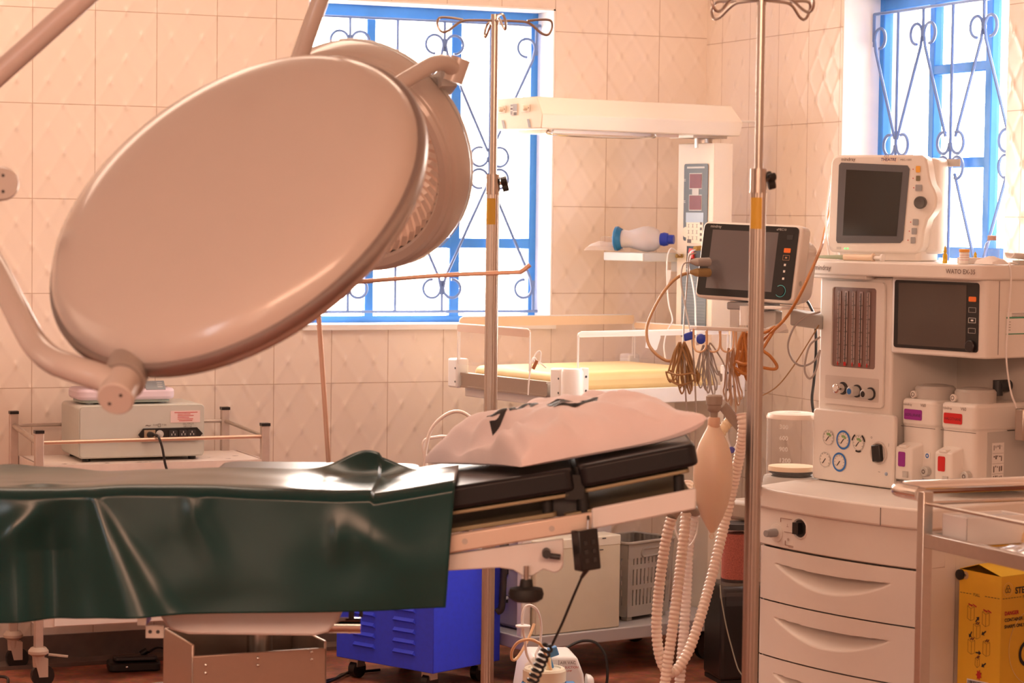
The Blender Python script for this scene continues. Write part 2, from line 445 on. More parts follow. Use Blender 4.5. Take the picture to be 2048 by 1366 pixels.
Yw, Yg = YB + .165, YB + .10
w1 = window('window_1', lambda s, z: V((WX0 + s, Yw, z)), lambda s, z: V((WX0 + s, Yg, z)), WX1 - WX0, WZ0, WZ1,
            [(.265, .030), (.570, .036)], [(0.0, WX1 - WX0, 1.318, .034)], [.178, .345, .512, .679, .846], 1.088, 2.058,
            'blue steel window with scrolled grille in the back wall')
b = MB(); e = .006
b.box(WX0, WX0 + e, YB + .001, YB + TH, WZ0, WZ1); b.box(WX1 - e, WX1, YB + .001, YB + TH, WZ0, WZ1)
b.box(WX0, WX1, YB + .001, YB + TH, WZ1 - e, WZ1)
b.box(WX0 - .012, WX1 + .012, YB - .012, YB + TH, WZ0 - .012, WZ0 + e)
b.build('window_reveal', M_reveal, w1)
Xw, Xg = XR + .165, XR + .10
w2 = window('window_2', lambda s, z: V((Xw, VY1 - s, z)), lambda s, z: V((Xg, VY1 - s, z)), VY1 - VY0, WZ0, WZ1,
            [(.30, .03), (.60, .034)], [(.30, .60, 1.865, .03), (.30, .60, 1.585, .03), (.60 - .6, VY1 - VY0, 1.318, .034)],
            [.02, .16, .30, .46, .62, .78], 1.16, 2.052, 'blue steel window with scrolled grille in the right wall')
b = MB()
b.box(XR + .001, XR + TH, VY0, VY0 + e, WZ0, WZ1); b.box(XR + .001, XR + TH, VY1 - e, VY1, WZ0, WZ1)
b.box(XR + .001, XR + TH, VY0, VY1, WZ1 - e, WZ1); b.box(XR - .012, XR + TH, VY0 - .012, VY1 + .012, WZ0 - .012, WZ0 + e)
b.build('window_reveal', M_reveal, w2)

# wall hook near the corner
hk = S(1500, 228, 8.0)
o = line_thing('wall_hook', 'small white wire hook sticking out beside the heater on the side wall', 'hook',
           [V((XR + .004, 7.06, 1.735)), V((XR - .05, 7.06, 1.735)), V((XR - .10, 7.07, 1.738)), V((XR - .125, 7.07, 1.725)), V((XR - .135, 7.07, 1.69)),
            V((XR - .15, 7.07, 1.685)), V((XR - .16, 7.07, 1.70)), V((XR - .165, 7.07, 1.745))], .004, M_white2, 6, 6)

# ------------------------------------------------------------------ camera, light
cam = bpy.data.cameras.new('camera'); co = bpy.data.objects.new('camera', cam); COL.objects.link(co)
R3 = Matrix((C_R, C_U, -C_F)).transposed()
co.matrix_world = Matrix.Translation(EYE) @ R3.to_4x4()
cam.sensor_width = 36; cam.lens = FPX * 36 / 2048; cam.clip_end = 60
cam.dof.use_dof = True; cam.dof.focus_distance = 6.7; cam.dof.aperture_fstop = 6.3
SC.camera = co

wd = bpy.data.worlds.new('daylight'); SC.world = wd; wd.use_nodes = True; nt = wd.node_tree
bg = nt.nodes['Background']; tc = nt.nodes.new('ShaderNodeTexCoord')
dp = nt.nodes.new('ShaderNodeVectorMath'); dp.operation = 'DOT_PRODUCT'; dp.inputs[1].default_value = (.60, .80, .05)
nt.links.new(tc.outputs['Generated'], dp.inputs[0])
rp = nt.nodes.new('ShaderNodeValToRGB'); rp.color_ramp.elements[0].position = 0.0; rp.color_ramp.elements[0].color = (.30, .19, .13, 1)
rp.color_ramp.elements[1].position = .35; rp.color_ramp.elements[1].color = (16, 13.4, 11.4, 1)
nt.links.new(dp.outputs['Value'], rp.inputs['Fac']); nt.links.new(rp.outputs['Color'], bg.inputs['Color']); bg.inputs['Strength'].default_value = 1.0

def area(name, loc, target, sx, sy, power, col, portal=False):
    l = bpy.data.lights.new(name, 'AREA'); l.shape = 'RECTANGLE'; l.size = sx; l.size_y = sy; l.energy = power; l.color = col
    o = bpy.data.objects.new(name, l); COL.objects.link(o); o.location = loc
    o.rotation_euler = (V(target) - V(loc)).to_track_quat('-Z', 'Y').to_euler()
    if portal: l.cycles.is_portal = True
    return o
area('window_daylight_back', ((WX0 + WX1) / 2, YB + TH + .05, (WZ0 + WZ1) / 2), ((WX0 + WX1) / 2, 0, (WZ0 + WZ1) / 2), 1.0, 1.15, 1, (1, 1, 1), True)
area('window_daylight_right', (XR + TH + .05, (VY0 + VY1) / 2, (WZ0 + WZ1) / 2), (0, (VY0 + VY1) / 2, (WZ0 + WZ1) / 2), 1.0, 1.15, 1, (1, 1, 1), True)
area('warm_room_fill', (-.3, -.2, 2.6), (1.6, 6, 1.0), 3.6, .8, 92, (1, .56, .37))  # added unseen fill, brightens the room from behind the camera
area('overhead_fill', (1.5, 6.35, ZC - .03), (1.6, 6.6, 0), 3.0, .9, 26, (1, .74, .56))  # added unseen fill overhead, brightens the back wall
area('left_side_fill', (XL + .05, 6.0, 1.4), (3.4, 6.4, 1.0), 1.6, 2.0, 8, (1, .70, .52))  # added unseen fill from the left, no door stands there
area('left_streak_light', (XL + .06, 2.4, 1.55), (1.0, 4.6, .7), .55, 1.1, 9, (.86, .92, 1))  # added lamp for an unseen left window, puts streaks on the sheet folds
SC.view_settings.view_transform = 'Standard'; SC.view_settings.look = 'None'
SC.view_settings.exposure = 0.52; SC.view_settings.gamma = 1.0
SC.cycles.max_bounces = 8; SC.cycles.diffuse_bounces = 4; SC.cycles.transparent_max_bounces = 16
SC.cycles.use_denoising = True; SC.cycles.sample_clamp_indirect = 6; SC.cycles.caustics_reflective = False; SC.cycles.caustics_refractive = False
# ------------------------------------------------------------------ operating table
TB = spot('operating_table', 'operating table with black pads, its head end raised under the pillow', 'operating table', 0, 4.83, 0.0)
DEPTH = .52
def incl(x, a0, z0, ang):
    """height on a raised section"""
    return z0 + (x - a0) * math.tan(math.radians(ang))
A1, A2 = 9.6, 11.9
def slab(name, x0, x1, y0, y1, zc0, ang, th, m, r=.02, bev=.008, k=5):
    """a flat slab whose top surface starts at height zc0 at x0 and rises by ang"""
    b = MB(); a = math.radians(ang)
    b.at(Matrix.Translation((x0, 0, zc0)) @ Matrix.Rotation(-a, 4, 'Y'))
    b.rrect(0, (x1 - x0) / math.cos(a), y0, y1, r, -th, 0, 0, k)
    return b.build(name, m, TB, bevel=bev, seg=3)
M_brassplate = mat('dull_brass_plate', (.34, .28, .17), .5, .6)
slab('leg_pad', -1.75, -.66, .0, .27, .838, 0, .045, M_leather)
slab('seat_pad', -.655, -.30, .0, .50, .838, 0, .045, M_leather)
slab('back_pad', -.275, .125, .0, DEPTH, incl(-.275, .125, .900, A1), A1, .047, M_leather)
slab('head_pad', .135, .372, .0, DEPTH, .904, A2, .046, M_leather)
slab('back_plate', -.27, .128, .012, DEPTH - .012, incl(-.27, .128, .849, A1), A1, .008, M_brassplate, .01, .002)
slab('head_plate', .15, .362, .012, DEPTH - .012, .856, A2, .008, M_brassplate, .01, .002)
slab('lower_back_plate', -.27, .095, .02, DEPTH - .02, incl(-.27, .095, .808, A1), A1, .010, M_brassplate, .01, .002)
slab('lower_head_plate', .11, .365, .02, DEPTH - .02, incl(.11, .36, .868, A2) - .012, A2, .010, M_brassplate, .01, .002)
slab('leg_frame', -1.72, -.29, .02, .25, .79, 0, .05, M_steel2, .01, .004)
b = MB()
for x, ang, top in ((.078, A1, .84), (.148, A2, .85), (.345, A2, .885)):
    for y in (.04, DEPTH - .06):
        pb = MB(); pb.cyl((x, y, top - .055), (x - .002, y, top), .011, n=14).build('support_peg', M_rubber, TB)
pb = MB().cyl((.158, .03, .755), (.140, .03, .90), .012, n=14).build('support_peg', M_rubber, TB)
MB().box(.112, .150, .012, DEPTH - .02, .835, .885).build('hinge_strap', M_rubber, TB)
MB().box(.088, .158, .05, DEPTH - .06, .795, .838).build('gap_filler', M_dark, TB)  # added dark block, shuts out the bright gap between the plates
# rails along the front and the back
def rail(name, x0, z0, x1, z1, y, h, th, m):
    b = MB(); b.add([(x0, y, z0), (x1, y, z1), (x1, y, z1 + h), (x0, y, z0 + h), (x0, y + th, z0), (x1, y + th, z1), (x1, y + th, z1 + h), (x0, y + th, z0 + h)],
                    [(0, 1, 2, 3), (7, 6, 5, 4), (0, 4, 5, 1), (1, 5, 6, 2), (2, 6, 7, 3), (3, 7, 4, 0)])
    return b.build(name, m, TB, bevel=.004)
M_railp = mat('satin_peach_steel', (.80, .66, .55), .34, .35)
for y in (-.012, DEPTH - .002):
    r1 = rail('side_rail', -.30, .693, .178, .777, y, .038, .014, M_railp)
    r2 = rail('head_rail', .165, .778, .375, .822, y - .006, .042, .016, M_white2)
    for px, pz in ((-.09, .750), (.085, .778)):
        MB().at(face((px, y - .0005, pz), (1, 0, 0), (0, 0, 1))).disc(.006, .0008, 14).ring(.002, .0035, .0012, 12).build('screw', M_steel2, r1)
# white clamp plate with its knob under the front rail
b = MB(); pl = [(-.13, .690), (.02, .708), (.045, .706), (.062, .706), (.092, .708)] + [(.092 + .016 * math.sin(a * PI / 12), .724 - .016 * math.cos(a * PI / 12)) for a in range(0, 7)] + [(.108, .748), (-.13, .722)]
pl = [(-.13, .686), (-.02, .694), (.008, .690), (.030, .676), (.048, .678), (.070, .692)] + [(.090 + .02 * math.sin(a * PI / 12), .705 - .02 * math.cos(a * PI / 12)) for a in range(0, 7)] + [(.11, .755), (-.13, .72)]
b.at(face((0, .008, 0), (1, 0, 0), (0, 0, 1))).prism(pl, -.012, .0)
cp = b.build('clamp_plate', M_white2, TB, bevel=.003)
MB().cyl((.075, -.03, .728), (.075, .01, .728), .009, n=12).cyl((.082, -.02, .724), (.103, -.024, .722), .006, n=10).build('clamp_pin', M_dark, cp)
kn = MB(); kn.at(Matrix.Translation((.035, .0, .628)))
kn.lathe([(0, .0), (.025, .0), (.034, .006), (.036, .016), (.033, .026), (.014, .03), (.012, .044), (0, .044)], 24, 0)
kn = kn.build('clamp_knob', M_rubber, TB)
MB().cyl((.035, 0, .67), (.035, 0, .70), .005, n=10).build('threaded_rod', M_steel, kn)
# underside cover with rounded lower corners, bracket and cross tube
pl = [(-.735, .63), (-.735, .60), (-.70, .547), (-.66, .537)] + [(-.40, .537), (-.372, .545), (-.35, .57), (-.335, .61), (-.335, .63)]
MB().at(face((0, .08, 0), (1, 0, 0), (0, 0, 1))).prism(pl, -.30, 0).build('underside_cover', M_white2, TB, bevel=.006)
MB().box(-.76, -.742, .05, .12, .56, .64).box(-.742, -.705, .045, .055, .535, .56).cyl((-.733, .044, .548), (-.733, .05, .548), .004, n=10, mat=1).cyl((-.717, .044, .548), (-.717, .05, .548), .004, n=10, mat=1).build('bracket', [M_steel2, M_dark], TB)
MB().cyl((-.50, .10, .557), (-.305, .10, .557), .0165, n=24).cyl((-.33, .10, .557), (-.327, .10, .557), .0172, n=24).build('cross_tube', M_chrome, TB)
MB().box(-.345, -.30, .085, .115, .60, .612).cyl((-.325, .10, .565), (-.325, .10, .61), .006, n=10).cyl((-.305, .10, .575), (-.305, .10, .605), .004, n=8).build('tube_clamp', M_dark, TB)
MB().box(-.6, -.35, .1, .22, .62, .80).build('lifting_frame', M_dark, TB)
# base column: open folded steel housing
M_base = mat('base_steel', (.55, .43, .35), .33, .75, noise_amt=.05, noise_scale=80)
bb = MB().at(Matrix.Translation((-.664, .17, 0)) @ Matrix.Rotation(math.radians(24), 4, 'Z'))
bb.box(0, .30, 0, .006, .02, .475).box(0, .006, 0, .22, .02, .50).box(.294, .30, 0, .22, .02, .49).box(0, .30, .214, .22, .02, .50)
bb.box(.004, .296, .004, .216, .38, .384, mat=1)
bb.box(-.06, .36, -.06, .28, 0, .02)
base = bb.build('base_housing', [M_base, M_black], TB, bevel=.002)
for x, z in ((.03, .455), (.03, .438), (.145, .462), (.145, .447), (.265, .468), (.265, .452)):
    q = MB().at(Matrix.Translation((-.664, .17, 0)) @ Matrix.Rotation(math.radians(24), 4, 'Z') @ face((x, -.001, z), (1, 0, 0), (0, 0, 1)))
    q.lathe([(0, .003), (.003, .002), (.0042, 0)], 10).build('rivet', M_chrome, base)
MB().cyl((-.54, .34, .385), (-.54, .34, .63), .028, n=20).build('lifting_column', M_steel, TB)
# arm board beside the seat
b = MB(); b.rrect(-.655, -.20, .312, .63, .05, .806, .842, 0, 6)
b.build('arm_board', M_leather, TB, bevel=.012, seg=3)
MB().box(-.50, -.36, .28, .60, .782, .80).build('arm_board_bracket', M_steel2, TB)

# ------------------------------------------------------------------ vinyl sheet over the table
DR = spot('vinyl_sheet', 'glossy dark green vinyl sheet draped over the near side of the operating table', 'sheet', -.6, 4.83, 0, .845)
def gs(x, c, w): return math.exp(-((x - c) / w) ** 2)
XD0, XD1, TOPW = -1.15, .49, .275          # local x = camera x + 0.6
def topz(x):
    xx = x - .6
    base = .008 + .006 * math.sin(9 * xx + 1) * gs(xx, -.9, .5) + .004 * noise.noise(V((xx * 7, 0, 3)))
    k = max(0.0, (xx + .30)); k2 = .5 * (k + math.sqrt(k * k + .0012)) if xx > -.6 else 0
    return base + (incl(xx, -.275, .838 - .845 + .0, A1) if xx > -.275 else 0) * 1.0
def sheet(u, t):
    """u along the table; t 0 far edge .. TOPW near edge .. down the front"""
    x = XD0 + (XD1 - XD0) * u; xx = x - .6
    HANG = topz(x) + .845 - (.569 + .046 * (xx + 1.04) + .003 * math.sin(7 * xx))
    if t < .38:
        y = TOPW * (1 - t / .38); z = topz(x) + .0035 * noise.noise(V((x * 5, y * 9, 0)))
        far = max(0, (y - .14) / .135)
        z += .016 * far ** 2 * (gs(xx, -.50, .16) * .5 + gs(xx, -.95, .06) * .6 + gs(xx, -1.06, .07) * 1.1)
        z += .050 * far ** 4 * gs(xx, -.305, .075)
        z += .005 * gs(xx, -.95, .05) * gs(y, .02, .05)
        return (x, y, z)
    s = (t - .38) / .62; r = .018; arc = r * PI / 2; L = HANG; d = s * L
    if d < arc:
        a = d / r; y = -r * math.sin(a); dz = -r * (1 - math.cos(a))
    else:
        y = -r; dz = -r - (d - arc)
    q = max(0, (d - .01) / L)
    y -= .018 + .012 * q - .018 * (1 - min(1, d / .03))
    fold = 0
    c1 = -.842 + .10 * q; w1 = .006 + .055 * q; fold += .034 * q ** .9 * gs(xx, c1, w1)
    fold -= .026 * min(1, q * 2.2) * gs(xx, -.925 + .01 * q, .040)
    fold += .010 * min(1, q * 2) * gs(xx, -1.0 + .02 * q, .035)
    fold += .012 * gs(xx, -1.04 + (.42 - q) * .35, .05) * gs(q, .32, .3)
    fold += .004 * gs(xx, -.655 + .10 * q, .012 + .05 * q) * gs(q, .35, .30)
    fold += .003 * gs(xx, -.62 - .05 * q, .02) * gs(q, .15, .12)
    fold += .004 * gs(xx, -.345, .014 + .03 * abs(q - .3)) * gs(q, .36, .16) + .005 * gs(xx, -.295 + .20 * (q - .35), .02 + .06 * q) * gs(q, .40, .18)
    fold += .005 * math.sin(q * 2.6) * gs(xx, -.45, .14)
    fold -= .006 * q * gs(xx, -.17, .07)
    fold += .006 * noise.noise(V((xx * 6, q * 2.5, 1.7))) * q ** .5
    z = topz(x) + dz
    x2 = x - .017 * q * gs(xx, -.11, .12)
    return (x2, y - fold, z)
b = MB(); b.grid(sheet, 260, 110)
b.build('cloth', M_vinyl, DR, solid=.0016)

# ------------------------------------------------------------------ pillow
PL = spot('pillow', 'pale pink cotton pillow with black stencilled letters on the head end of the table', 'pillow', .110, 5.075, 6, .905)
PM = Matrix.Rotation(math.radians(-10.3), 4, V((math.sin(math.radians(6)), math.cos(math.radians(6)), 0)))
PA, PB_, PH = .198, .225, .112
def pillow_h(s, t):
    e = (1 - abs(s) ** 2.6) * (1 - abs(t) ** 2.6)
    return max(0, e) ** .36
def pw(s, t):
    x = PA * s * (1 - .10 * (1 - t * t) * abs(s) ** 2); y = PB_ * t * (1 - .12 * (1 - s * s) * abs(t) ** 2)
    return x - .38 * y, y
def wrinkle(s, t):
    ang = math.atan2(t, s); rad = math.hypot(s, t)
    w = .010 * noise.noise(V((s * 2.2, t * 2.2, 4))) + .007 * noise.noise(V((s * 5 + t * 2, t * 2, 9))) + .004 * noise.noise(V((s * 9, t * 4, 2)))
    w += .011 * math.sin(ang * 9 + 3 * noise.noise(V((s * 2, t * 2, 0)))) * gs(rad, .85, .35)
    w += -.036 * gs(s * .85 + t * .5, -.66, .17) * gs(t, .1, .8) + .004 * math.sin(11 * (s * .8 - t)) * gs(s, .3, .5)
    q1 = (s - 1) * .55 + (t + .1); q2 = (s - 1) * .15 + (t + .35); q3 = (s - 1) * 1.0 + (t - .1)
    w += .009 * (gs(q1, 0, .05) + gs(q2, -.08, .045) - .7 * gs(q1, -.13, .06) + .8 * gs(q3, .1, .06)) * gs(s, .62, .42)
    w += .008 * (gs(s + .55 - .3 * t, 0, .05) - gs(s + .66 - .3 * t, 0, .06)) * gs(t, -.45, .4)
    return w
def top(u, v):
    s, t = 2 * u - 1, 2 * v - 1; x, y = pw(s, t); h = pillow_h(s, t)
    lift = .012 + .034 * max(0, s) ** 3
    return PM @ V((x, y, lift * (1 - h) * .9 + PH * h + wrinkle(s, t) * min(1, h * 2)))
def bot(u, v):
    s, t = 2 * u - 1, 2 * v - 1; x, y = pw(s, t); h = pillow_h(s, t)
    lift = .012 + .034 * max(0, s) ** 3
    return PM @ V((x, y, lift * (1 - h) ** 1.6 * .9 + .002))
b = MB(); b.grid(top, 90, 90); b.grid(bot, 60, 60, flip=True)
b.build('pillow_cover', M_pink, PL)
def stencil(txt, size, cx, cy, rot, sx=1.0):
    b = MB(); b.text(txt, size, 0, 0, 0, align='CENTER', bold=.004, sx=sx)
    src = MB(); src.v = b.v; src.f = b.f
    import bmesh
    bm = bmesh.new(); vs = [bm.verts.new(p) for p in b.v]
    for f in b.f:
        try: bm.faces.new([vs[i] for i in f])
        except ValueError: pass
    bmesh.ops.triangulate(bm, faces=bm.faces); bmesh.ops.subdivide_edges(bm, edges=bm.edges, cuts=3, use_grid_fill=True)
    bm.verts.ensure_lookup_table(); out = []
    R = Matrix.Rotation(math.radians(rot), 2)
    for v in bm.verts:
        p = R @ V((v.co.x, v.co.y)); x, y = cx + p.x, cy + p.y
        s, t = x / PA, y / PB_
        for _ in range(6):
            fx, fy = pw(s, t); s += (x - fx) / PA; t += (y - fy) / PB_
        q = top((s + 1) / 2, (t + 1) / 2); out.append(tuple(q + V((0, 0, .0016))))
    mb = MB(); mb.add(out, [tuple(v.index for v in f.verts) for f in bm.faces]); bm.free()
    return mb.build('stencil_letters', M_ink, PL)
stencil('G', .10, .03, -.03, 186, 1.5)
stencil('HS', .085, -.085, .07, 180, 1.1)

# ------------------------------------------------------------------ anaesthesia screen frame
line_thing('screen_frame', 'thin peach rod clamped behind the table, bent into a bar before the window', 'rod',
           [S(657, 925, 5.36), S(651, 830, 5.36), S(643, 710, 5.36), S(637, 620, 5.36), S(640, 580, 5.365), S(658, 569, 5.37), S(715, 564, 5.38), S(880, 551, 5.40), S(1025, 545, 5.42), S(1042, 543, 5.42), S(1052, 536, 5.42), S(1060, 529, 5.42)],
           .0055, mat('peach_steel_rod', (.80, .52, .38), .35, .55), 6, 10)

# ------------------------------------------------------------------ hand control hanging from the table rail
HC = spot('hand_control', 'black hand control hanging from the table rail on a coiled cord', 'remote control', .158, 4.788, 0, .70)
b = MB().at(Matrix.Rotation(math.radians(-6), 4, 'Y') @ Matrix.Rotation(math.radians(28), 4, 'Z'))
b.box(-.023, .023, -.016, .016, .0, .082)
hb = b.build('housing', M_black, HC, bevel=.003)
b = MB().at(Matrix.Rotation(math.radians(-6), 4, 'Y') @ Matrix.Rotation(math.radians(28), 4, 'Z'))
for z in (.02, .038, .056):
    for x in (-.009, .009): b.box(x - .004, x + .004, -.0175, -.016, z - .004, z + .004)
b.build('button', M_dark, hb)
MB().tube([(0, 0, .08), (.0, .004, .098), (.0, .018, .104)], .0035, 8).build('hook', M_steel, HC)
base_ = V(HC.location)
pts = [base_ + V((0, 0, .004)), S(1168, 1145, 4.82), S(1150, 1185, 4.83), S(1125, 1245, 4.85), S(1104, 1290, 4.86)]
straight = smooth_path(pts, 8)
c0, c1 = S(1097, 1290, 4.86), S(1040, 1420, 4.90)
hel = []
ax = (c1 - c0).normalized(); e1 = ax.orthogonal().normalized(); e2 = ax.cross(e1); NT = 13
for i in range(NT * 14 + 1):
    a = 2 * PI * i / 14; hel.append(c0.lerp(c1, i / (NT * 14)) + e1 * (.0105 * math.cos(a)) + e2 * (.0105 * math.sin(a)))
MB().tube(straight + hel + [c1 + V((-.02, .02, -.1)), c1 + V((-.06, .1, -.2))], .0028, 8).build('coiled_cord', M_black, HC, local=True)
MB().cyl(base_ + V((0, 0, .004)), S(1163, 1155, 4.82), .006, .0035, 10).build('strain_relief', M_black, HC, local=True)

# ------------------------------------------------------------------ infusion stands
def iv_stand(name, label, x, d, hook_rot, top, group=None, knob_rot=0):
    t = spot(name, label, 'IV stand', x, d, 0, 0, group)
    c = 1.512
    prof = []
    NR = 40
    b = MB(); vs = []
    for z in (.06, c - .03):
        for j in range(NR):
            a = 2 * PI * j / NR; r = .0166 - (.0011 if j % 4 == 0 else 0)
            vs.append((r * math.cos(a), r * math.sin(a), z))
    b.add(vs, [(j, (j + 1) % NR, NR + (j + 1) % NR, NR + j) for j in range(NR)], 0, False)
    b.build('lower_tube', M_alu, t)
    MB().cyl((0, 0, c - .05), (0, 0, c), .0172, n=24).cyl((0, 0, c - .05), (0, 0, c - .047), .0182, n=24).build('collar', M_alu, t, bevel=.001)
    MB().cyl((0, 0, .3), (0, 0, top), .0088, n=18).build('upper_rod', M_steel, t)
    a = math.radians(knob_rot); d_ = V((math.cos(a), math.sin(a), 0))
    kb = MB().cyl(d_ * .015 + V((0, 0, c - .022)), d_ * .026 + V((0, 0, c - .022)), .005, n=10, mat=0)
    kb.build('knob_stem', M_steel, t)
    q = MB().at(face(d_ * .024 + V((0, 0, c - .022)), (-d_.y, d_.x, .1), (-.25 * d_.x, -.25 * d_.y, 1)))
    pl = []
    for i in range(24):
        an = 2 * PI * i / 24; rr_ = .0125 + .0055 * math.cos(3 * an); pl.append((rr_ * math.cos(an + .6), rr_ * 1.25 * math.sin(an + .6)))
    q.prism(pl, -.004, .012).build('clamp_knob', M_black, t, bevel=.002)
    st = MB()
    for i in range(8):
        a0 = math.radians(205 + i * 11); a1 = math.radians(205 + (i + 1) * 11); r = .0170
        st.add([(r * math.cos(a0), r * math.sin(a0), c - .125), (r * math.cos(a1), r * math.sin(a1), c - .125), (r * math.cos(a1), r * math.sin(a1), c - .06), (r * math.cos(a0), r * math.sin(a0), c - .06)], [(0, 1, 2, 3)])
    st.build('sticker', mat('yellow_sticker', (.72, .45, .05), .5), t)
    for k in range(4):
        a = math.radians(hook_rot + 90 * k); u = V((math.cos(a), math.sin(a), 0)); s = V((-math.sin(a), math.cos(a), 0))
        z0 = V((0, 0, top - .012))
        loop = [z0, z0 + u * .05, z0 + u * .085 + V((0, 0, -.004)), z0 + u * .118 + s * .006 + V((0, 0, -.028)), z0 + u * .136 + s * .008 + V((0, 0, -.030)), z0 + u * .145 + s * .006 + V((0, 0, -.012)),
                z0 + u * .138 + V((0, 0, .004)), z0 + u * .11 - s * .004 + V((0, 0, .005)), z0 + u * .08 - s * .004 + V((0, 0, .001))]
        MB().tube(smooth_path(loop, 6), .0032, 8).build('hook', M_steel, t)
    MB().cyl((0, 0, top - .022), (0, 0, top + .004), .0105, n=16).build('top_cap', M_steel, t)
    MB().lathe([(0, .10), (.03, .10), (.034, .07), (.03, .05), (0, .05)], 20).build('hub', M_dark, t)
    for k in range(5):
        a = 2 * PI * k / 5 + .3; u = V((math.cos(a), math.sin(a), 0))
        lg = MB().tube([u * .02 + V((0, 0, .085)), u * .14 + V((0, 0, .08)), u * .27 + V((0, 0, .062))], [.013, .012, .010], 10).build('foot', M_steel2, t)
        MB().cyl(u * .27 + V((0, 0, .062)), u * .27 + V((0, 0, .045)), .006, n=8).build('stem', M_dark, lg)
        MB().cyl(u * .27 + V((0, 0, .024)) + V((-u.y, u.x, 0)) * .011, u * .27 + V((0, 0, .024)) - V((-u.y, u.x, 0)) * .011, .024, n=18).build('castor', M_black, lg)
    return t
iv_stand('iv_stand', 'tall steel drip stand with four hooks behind the pillow, in front of the window', -.052, 6.0, 8, 1.905, 'drip stands', 0)
iv_stand('iv_stand', 'nearer steel drip stand crossing the wall-arm monitor, its hooks cut by the top edge', .508, 5.0, 38, 1.872, 'drip stands', 20)
# ------------------------------------------------------------------ surgical lamps
def disc_axes(n):
    n = n.normalized(); x = V((0, 0, 1)).cross(n).normalized(); y = n.cross(x); return x, y, n
def cam_dir(r, u, t):
    """direction from parts to the right, up and towards the camera"""
    return (RGT * r + UPZ * u - FWD * t).normalized()
LC = S(460.5, 405, 4.1)
n1 = cam_dir(-.4145, .672, .6136)
x1, y1, z1 = disc_axes(n1)
LM1 = Matrix(((x1.x, y1.x, z1.x, LC.x), (x1.y, y1.y, z1.y, LC.y), (x1.z, y1.z, z1.z, LC.z), (0, 0, 0, 1)))
L1 = thing('surgical_light', 'large surgical lamp turned away, its smooth round white back above the table', 'surgical lamp', LC, 0, 'surgical lamps')
R1 = .3615
b = MB().at(LM1)
b.lathe([(0, .052), (.10, .0515), (.20, .049), (.27, .043), (.315, .034), (.338, .020), (.348, .006), (R1 - .010, -.006)], 96)
b.build('shell', M_lampw, L1, local=True)
b = MB().at(LM1)
b.lathe([(R1 - .0095, -.006), (R1 - .002, -.008), (R1, -.012), (R1, -.024), (R1 - .002, -.027)], 96)
b.build('trim_band', mat('silver_trim', (.42, .39, .38), .3, .85), L1, local=True)
b = MB().at(LM1)
b.lathe([(R1 - .002, -.027), (R1 - .010, -.044), (R1 - .035, -.058), (R1 - .05, -.060), (R1 - .055, -.05), (0, -.05)], 96)
b.build('lower_ring', M_lampw, L1, local=True)
b = MB().at(LM1); b.disc(R1 - .054, -.0535, 64); b.build('lens', M_clear, L1, local=True)
# fork pivot and yoke
pv = S(258, 748, 4.06); axp = (S(238, 782, 3.86) - S(266, 716, 3.95)).normalized()
b = MB(); q0 = S(263, 722, 3.945)
b.tube([q0 - axp * .01, q0 + axp * .03, q0 + axp * .062], [.034, .036, .036], 28)
b.build('pivot_bracket', mat('grey_lamp_bracket', (.40, .35, .31), .4, .2), L1, local=True)
b = MB(); e0 = q0 + axp * .064; e1 = e0 + axp * .055
b.tube([e0, e1 - axp * .003, e1], [.030, .030, .0275], 28)
pc = b.build('pivot_cap', M_lampw, L1, local=True)
xx_ = axp.orthogonal().normalized(); yy_ = axp.cross(xx_)
for sg in (1, -1):
    p = e1 + xx_ * .013 * sg
    MB().cyl(p, p + axp * .0006, .003, n=10).build('pin_hole', M_dark, pc, local=True)
mid = (e0 + e1) / 2
yk = [mid, S(205, 757, 3.88), S(150, 738, 3.90), S(105, 720, 3.94), S(72, 690, 4.0), S(48, 650, 4.05), S(20, 595, 4.12), S(-20, 520, 4.22), S(-75, 440, 4.36), S(-95, 385, 4.50)]
b = MB().tube(smooth_path(yk, 8), .0225, 20); b.build('yoke', M_lampw, L1, local=True)
jb = S(-95, 385, 4.50)
jx = (S(6, 367, 4.22) - jb).normalized()
b = MB().tube([jb - jx * .03, S(5, 367, 4.225), S(6, 367, 4.22)], [.030, .030, .027], 24)
jt = b.build('yoke_joint', M_lampw, L1, local=True)
je = S(6, 367, 4.22)
for sg in (1, -1):
    p = je + V((0, 0, .014 * sg))
    MB().cyl(p, p + jx * .0006, .003, n=10).build('pin_hole', M_dark, jt, local=True)
arm_a, arm_b = S(-330, 440, 4.45), S(300, -122, 4.35)
MB().tube([jb, S(-250, 420, 4.42), arm_a], .028, 18).build('elbow', M_lampw, L1, local=True)
MB().tube([arm_a, arm_b], .0205, 20).build('spring_arm', mat('arm_enamel', (.60, .50, .45), .3, .0, noise_amt=.02), L1, local=True)
hub = V((arm_b.x, arm_b.y, ZC))
MB().cyl((hub.x, hub.y, arm_b.z - .03), (hub.x, hub.y, ZC), .035, n=24).build('ceiling_column', M_lampw, L1, local=True)
MB().cyl((hub.x, hub.y, ZC - .06), (hub.x, hub.y, ZC), .15, .15, n=40).build('ceiling_cover', M_lampw, L1, local=True)

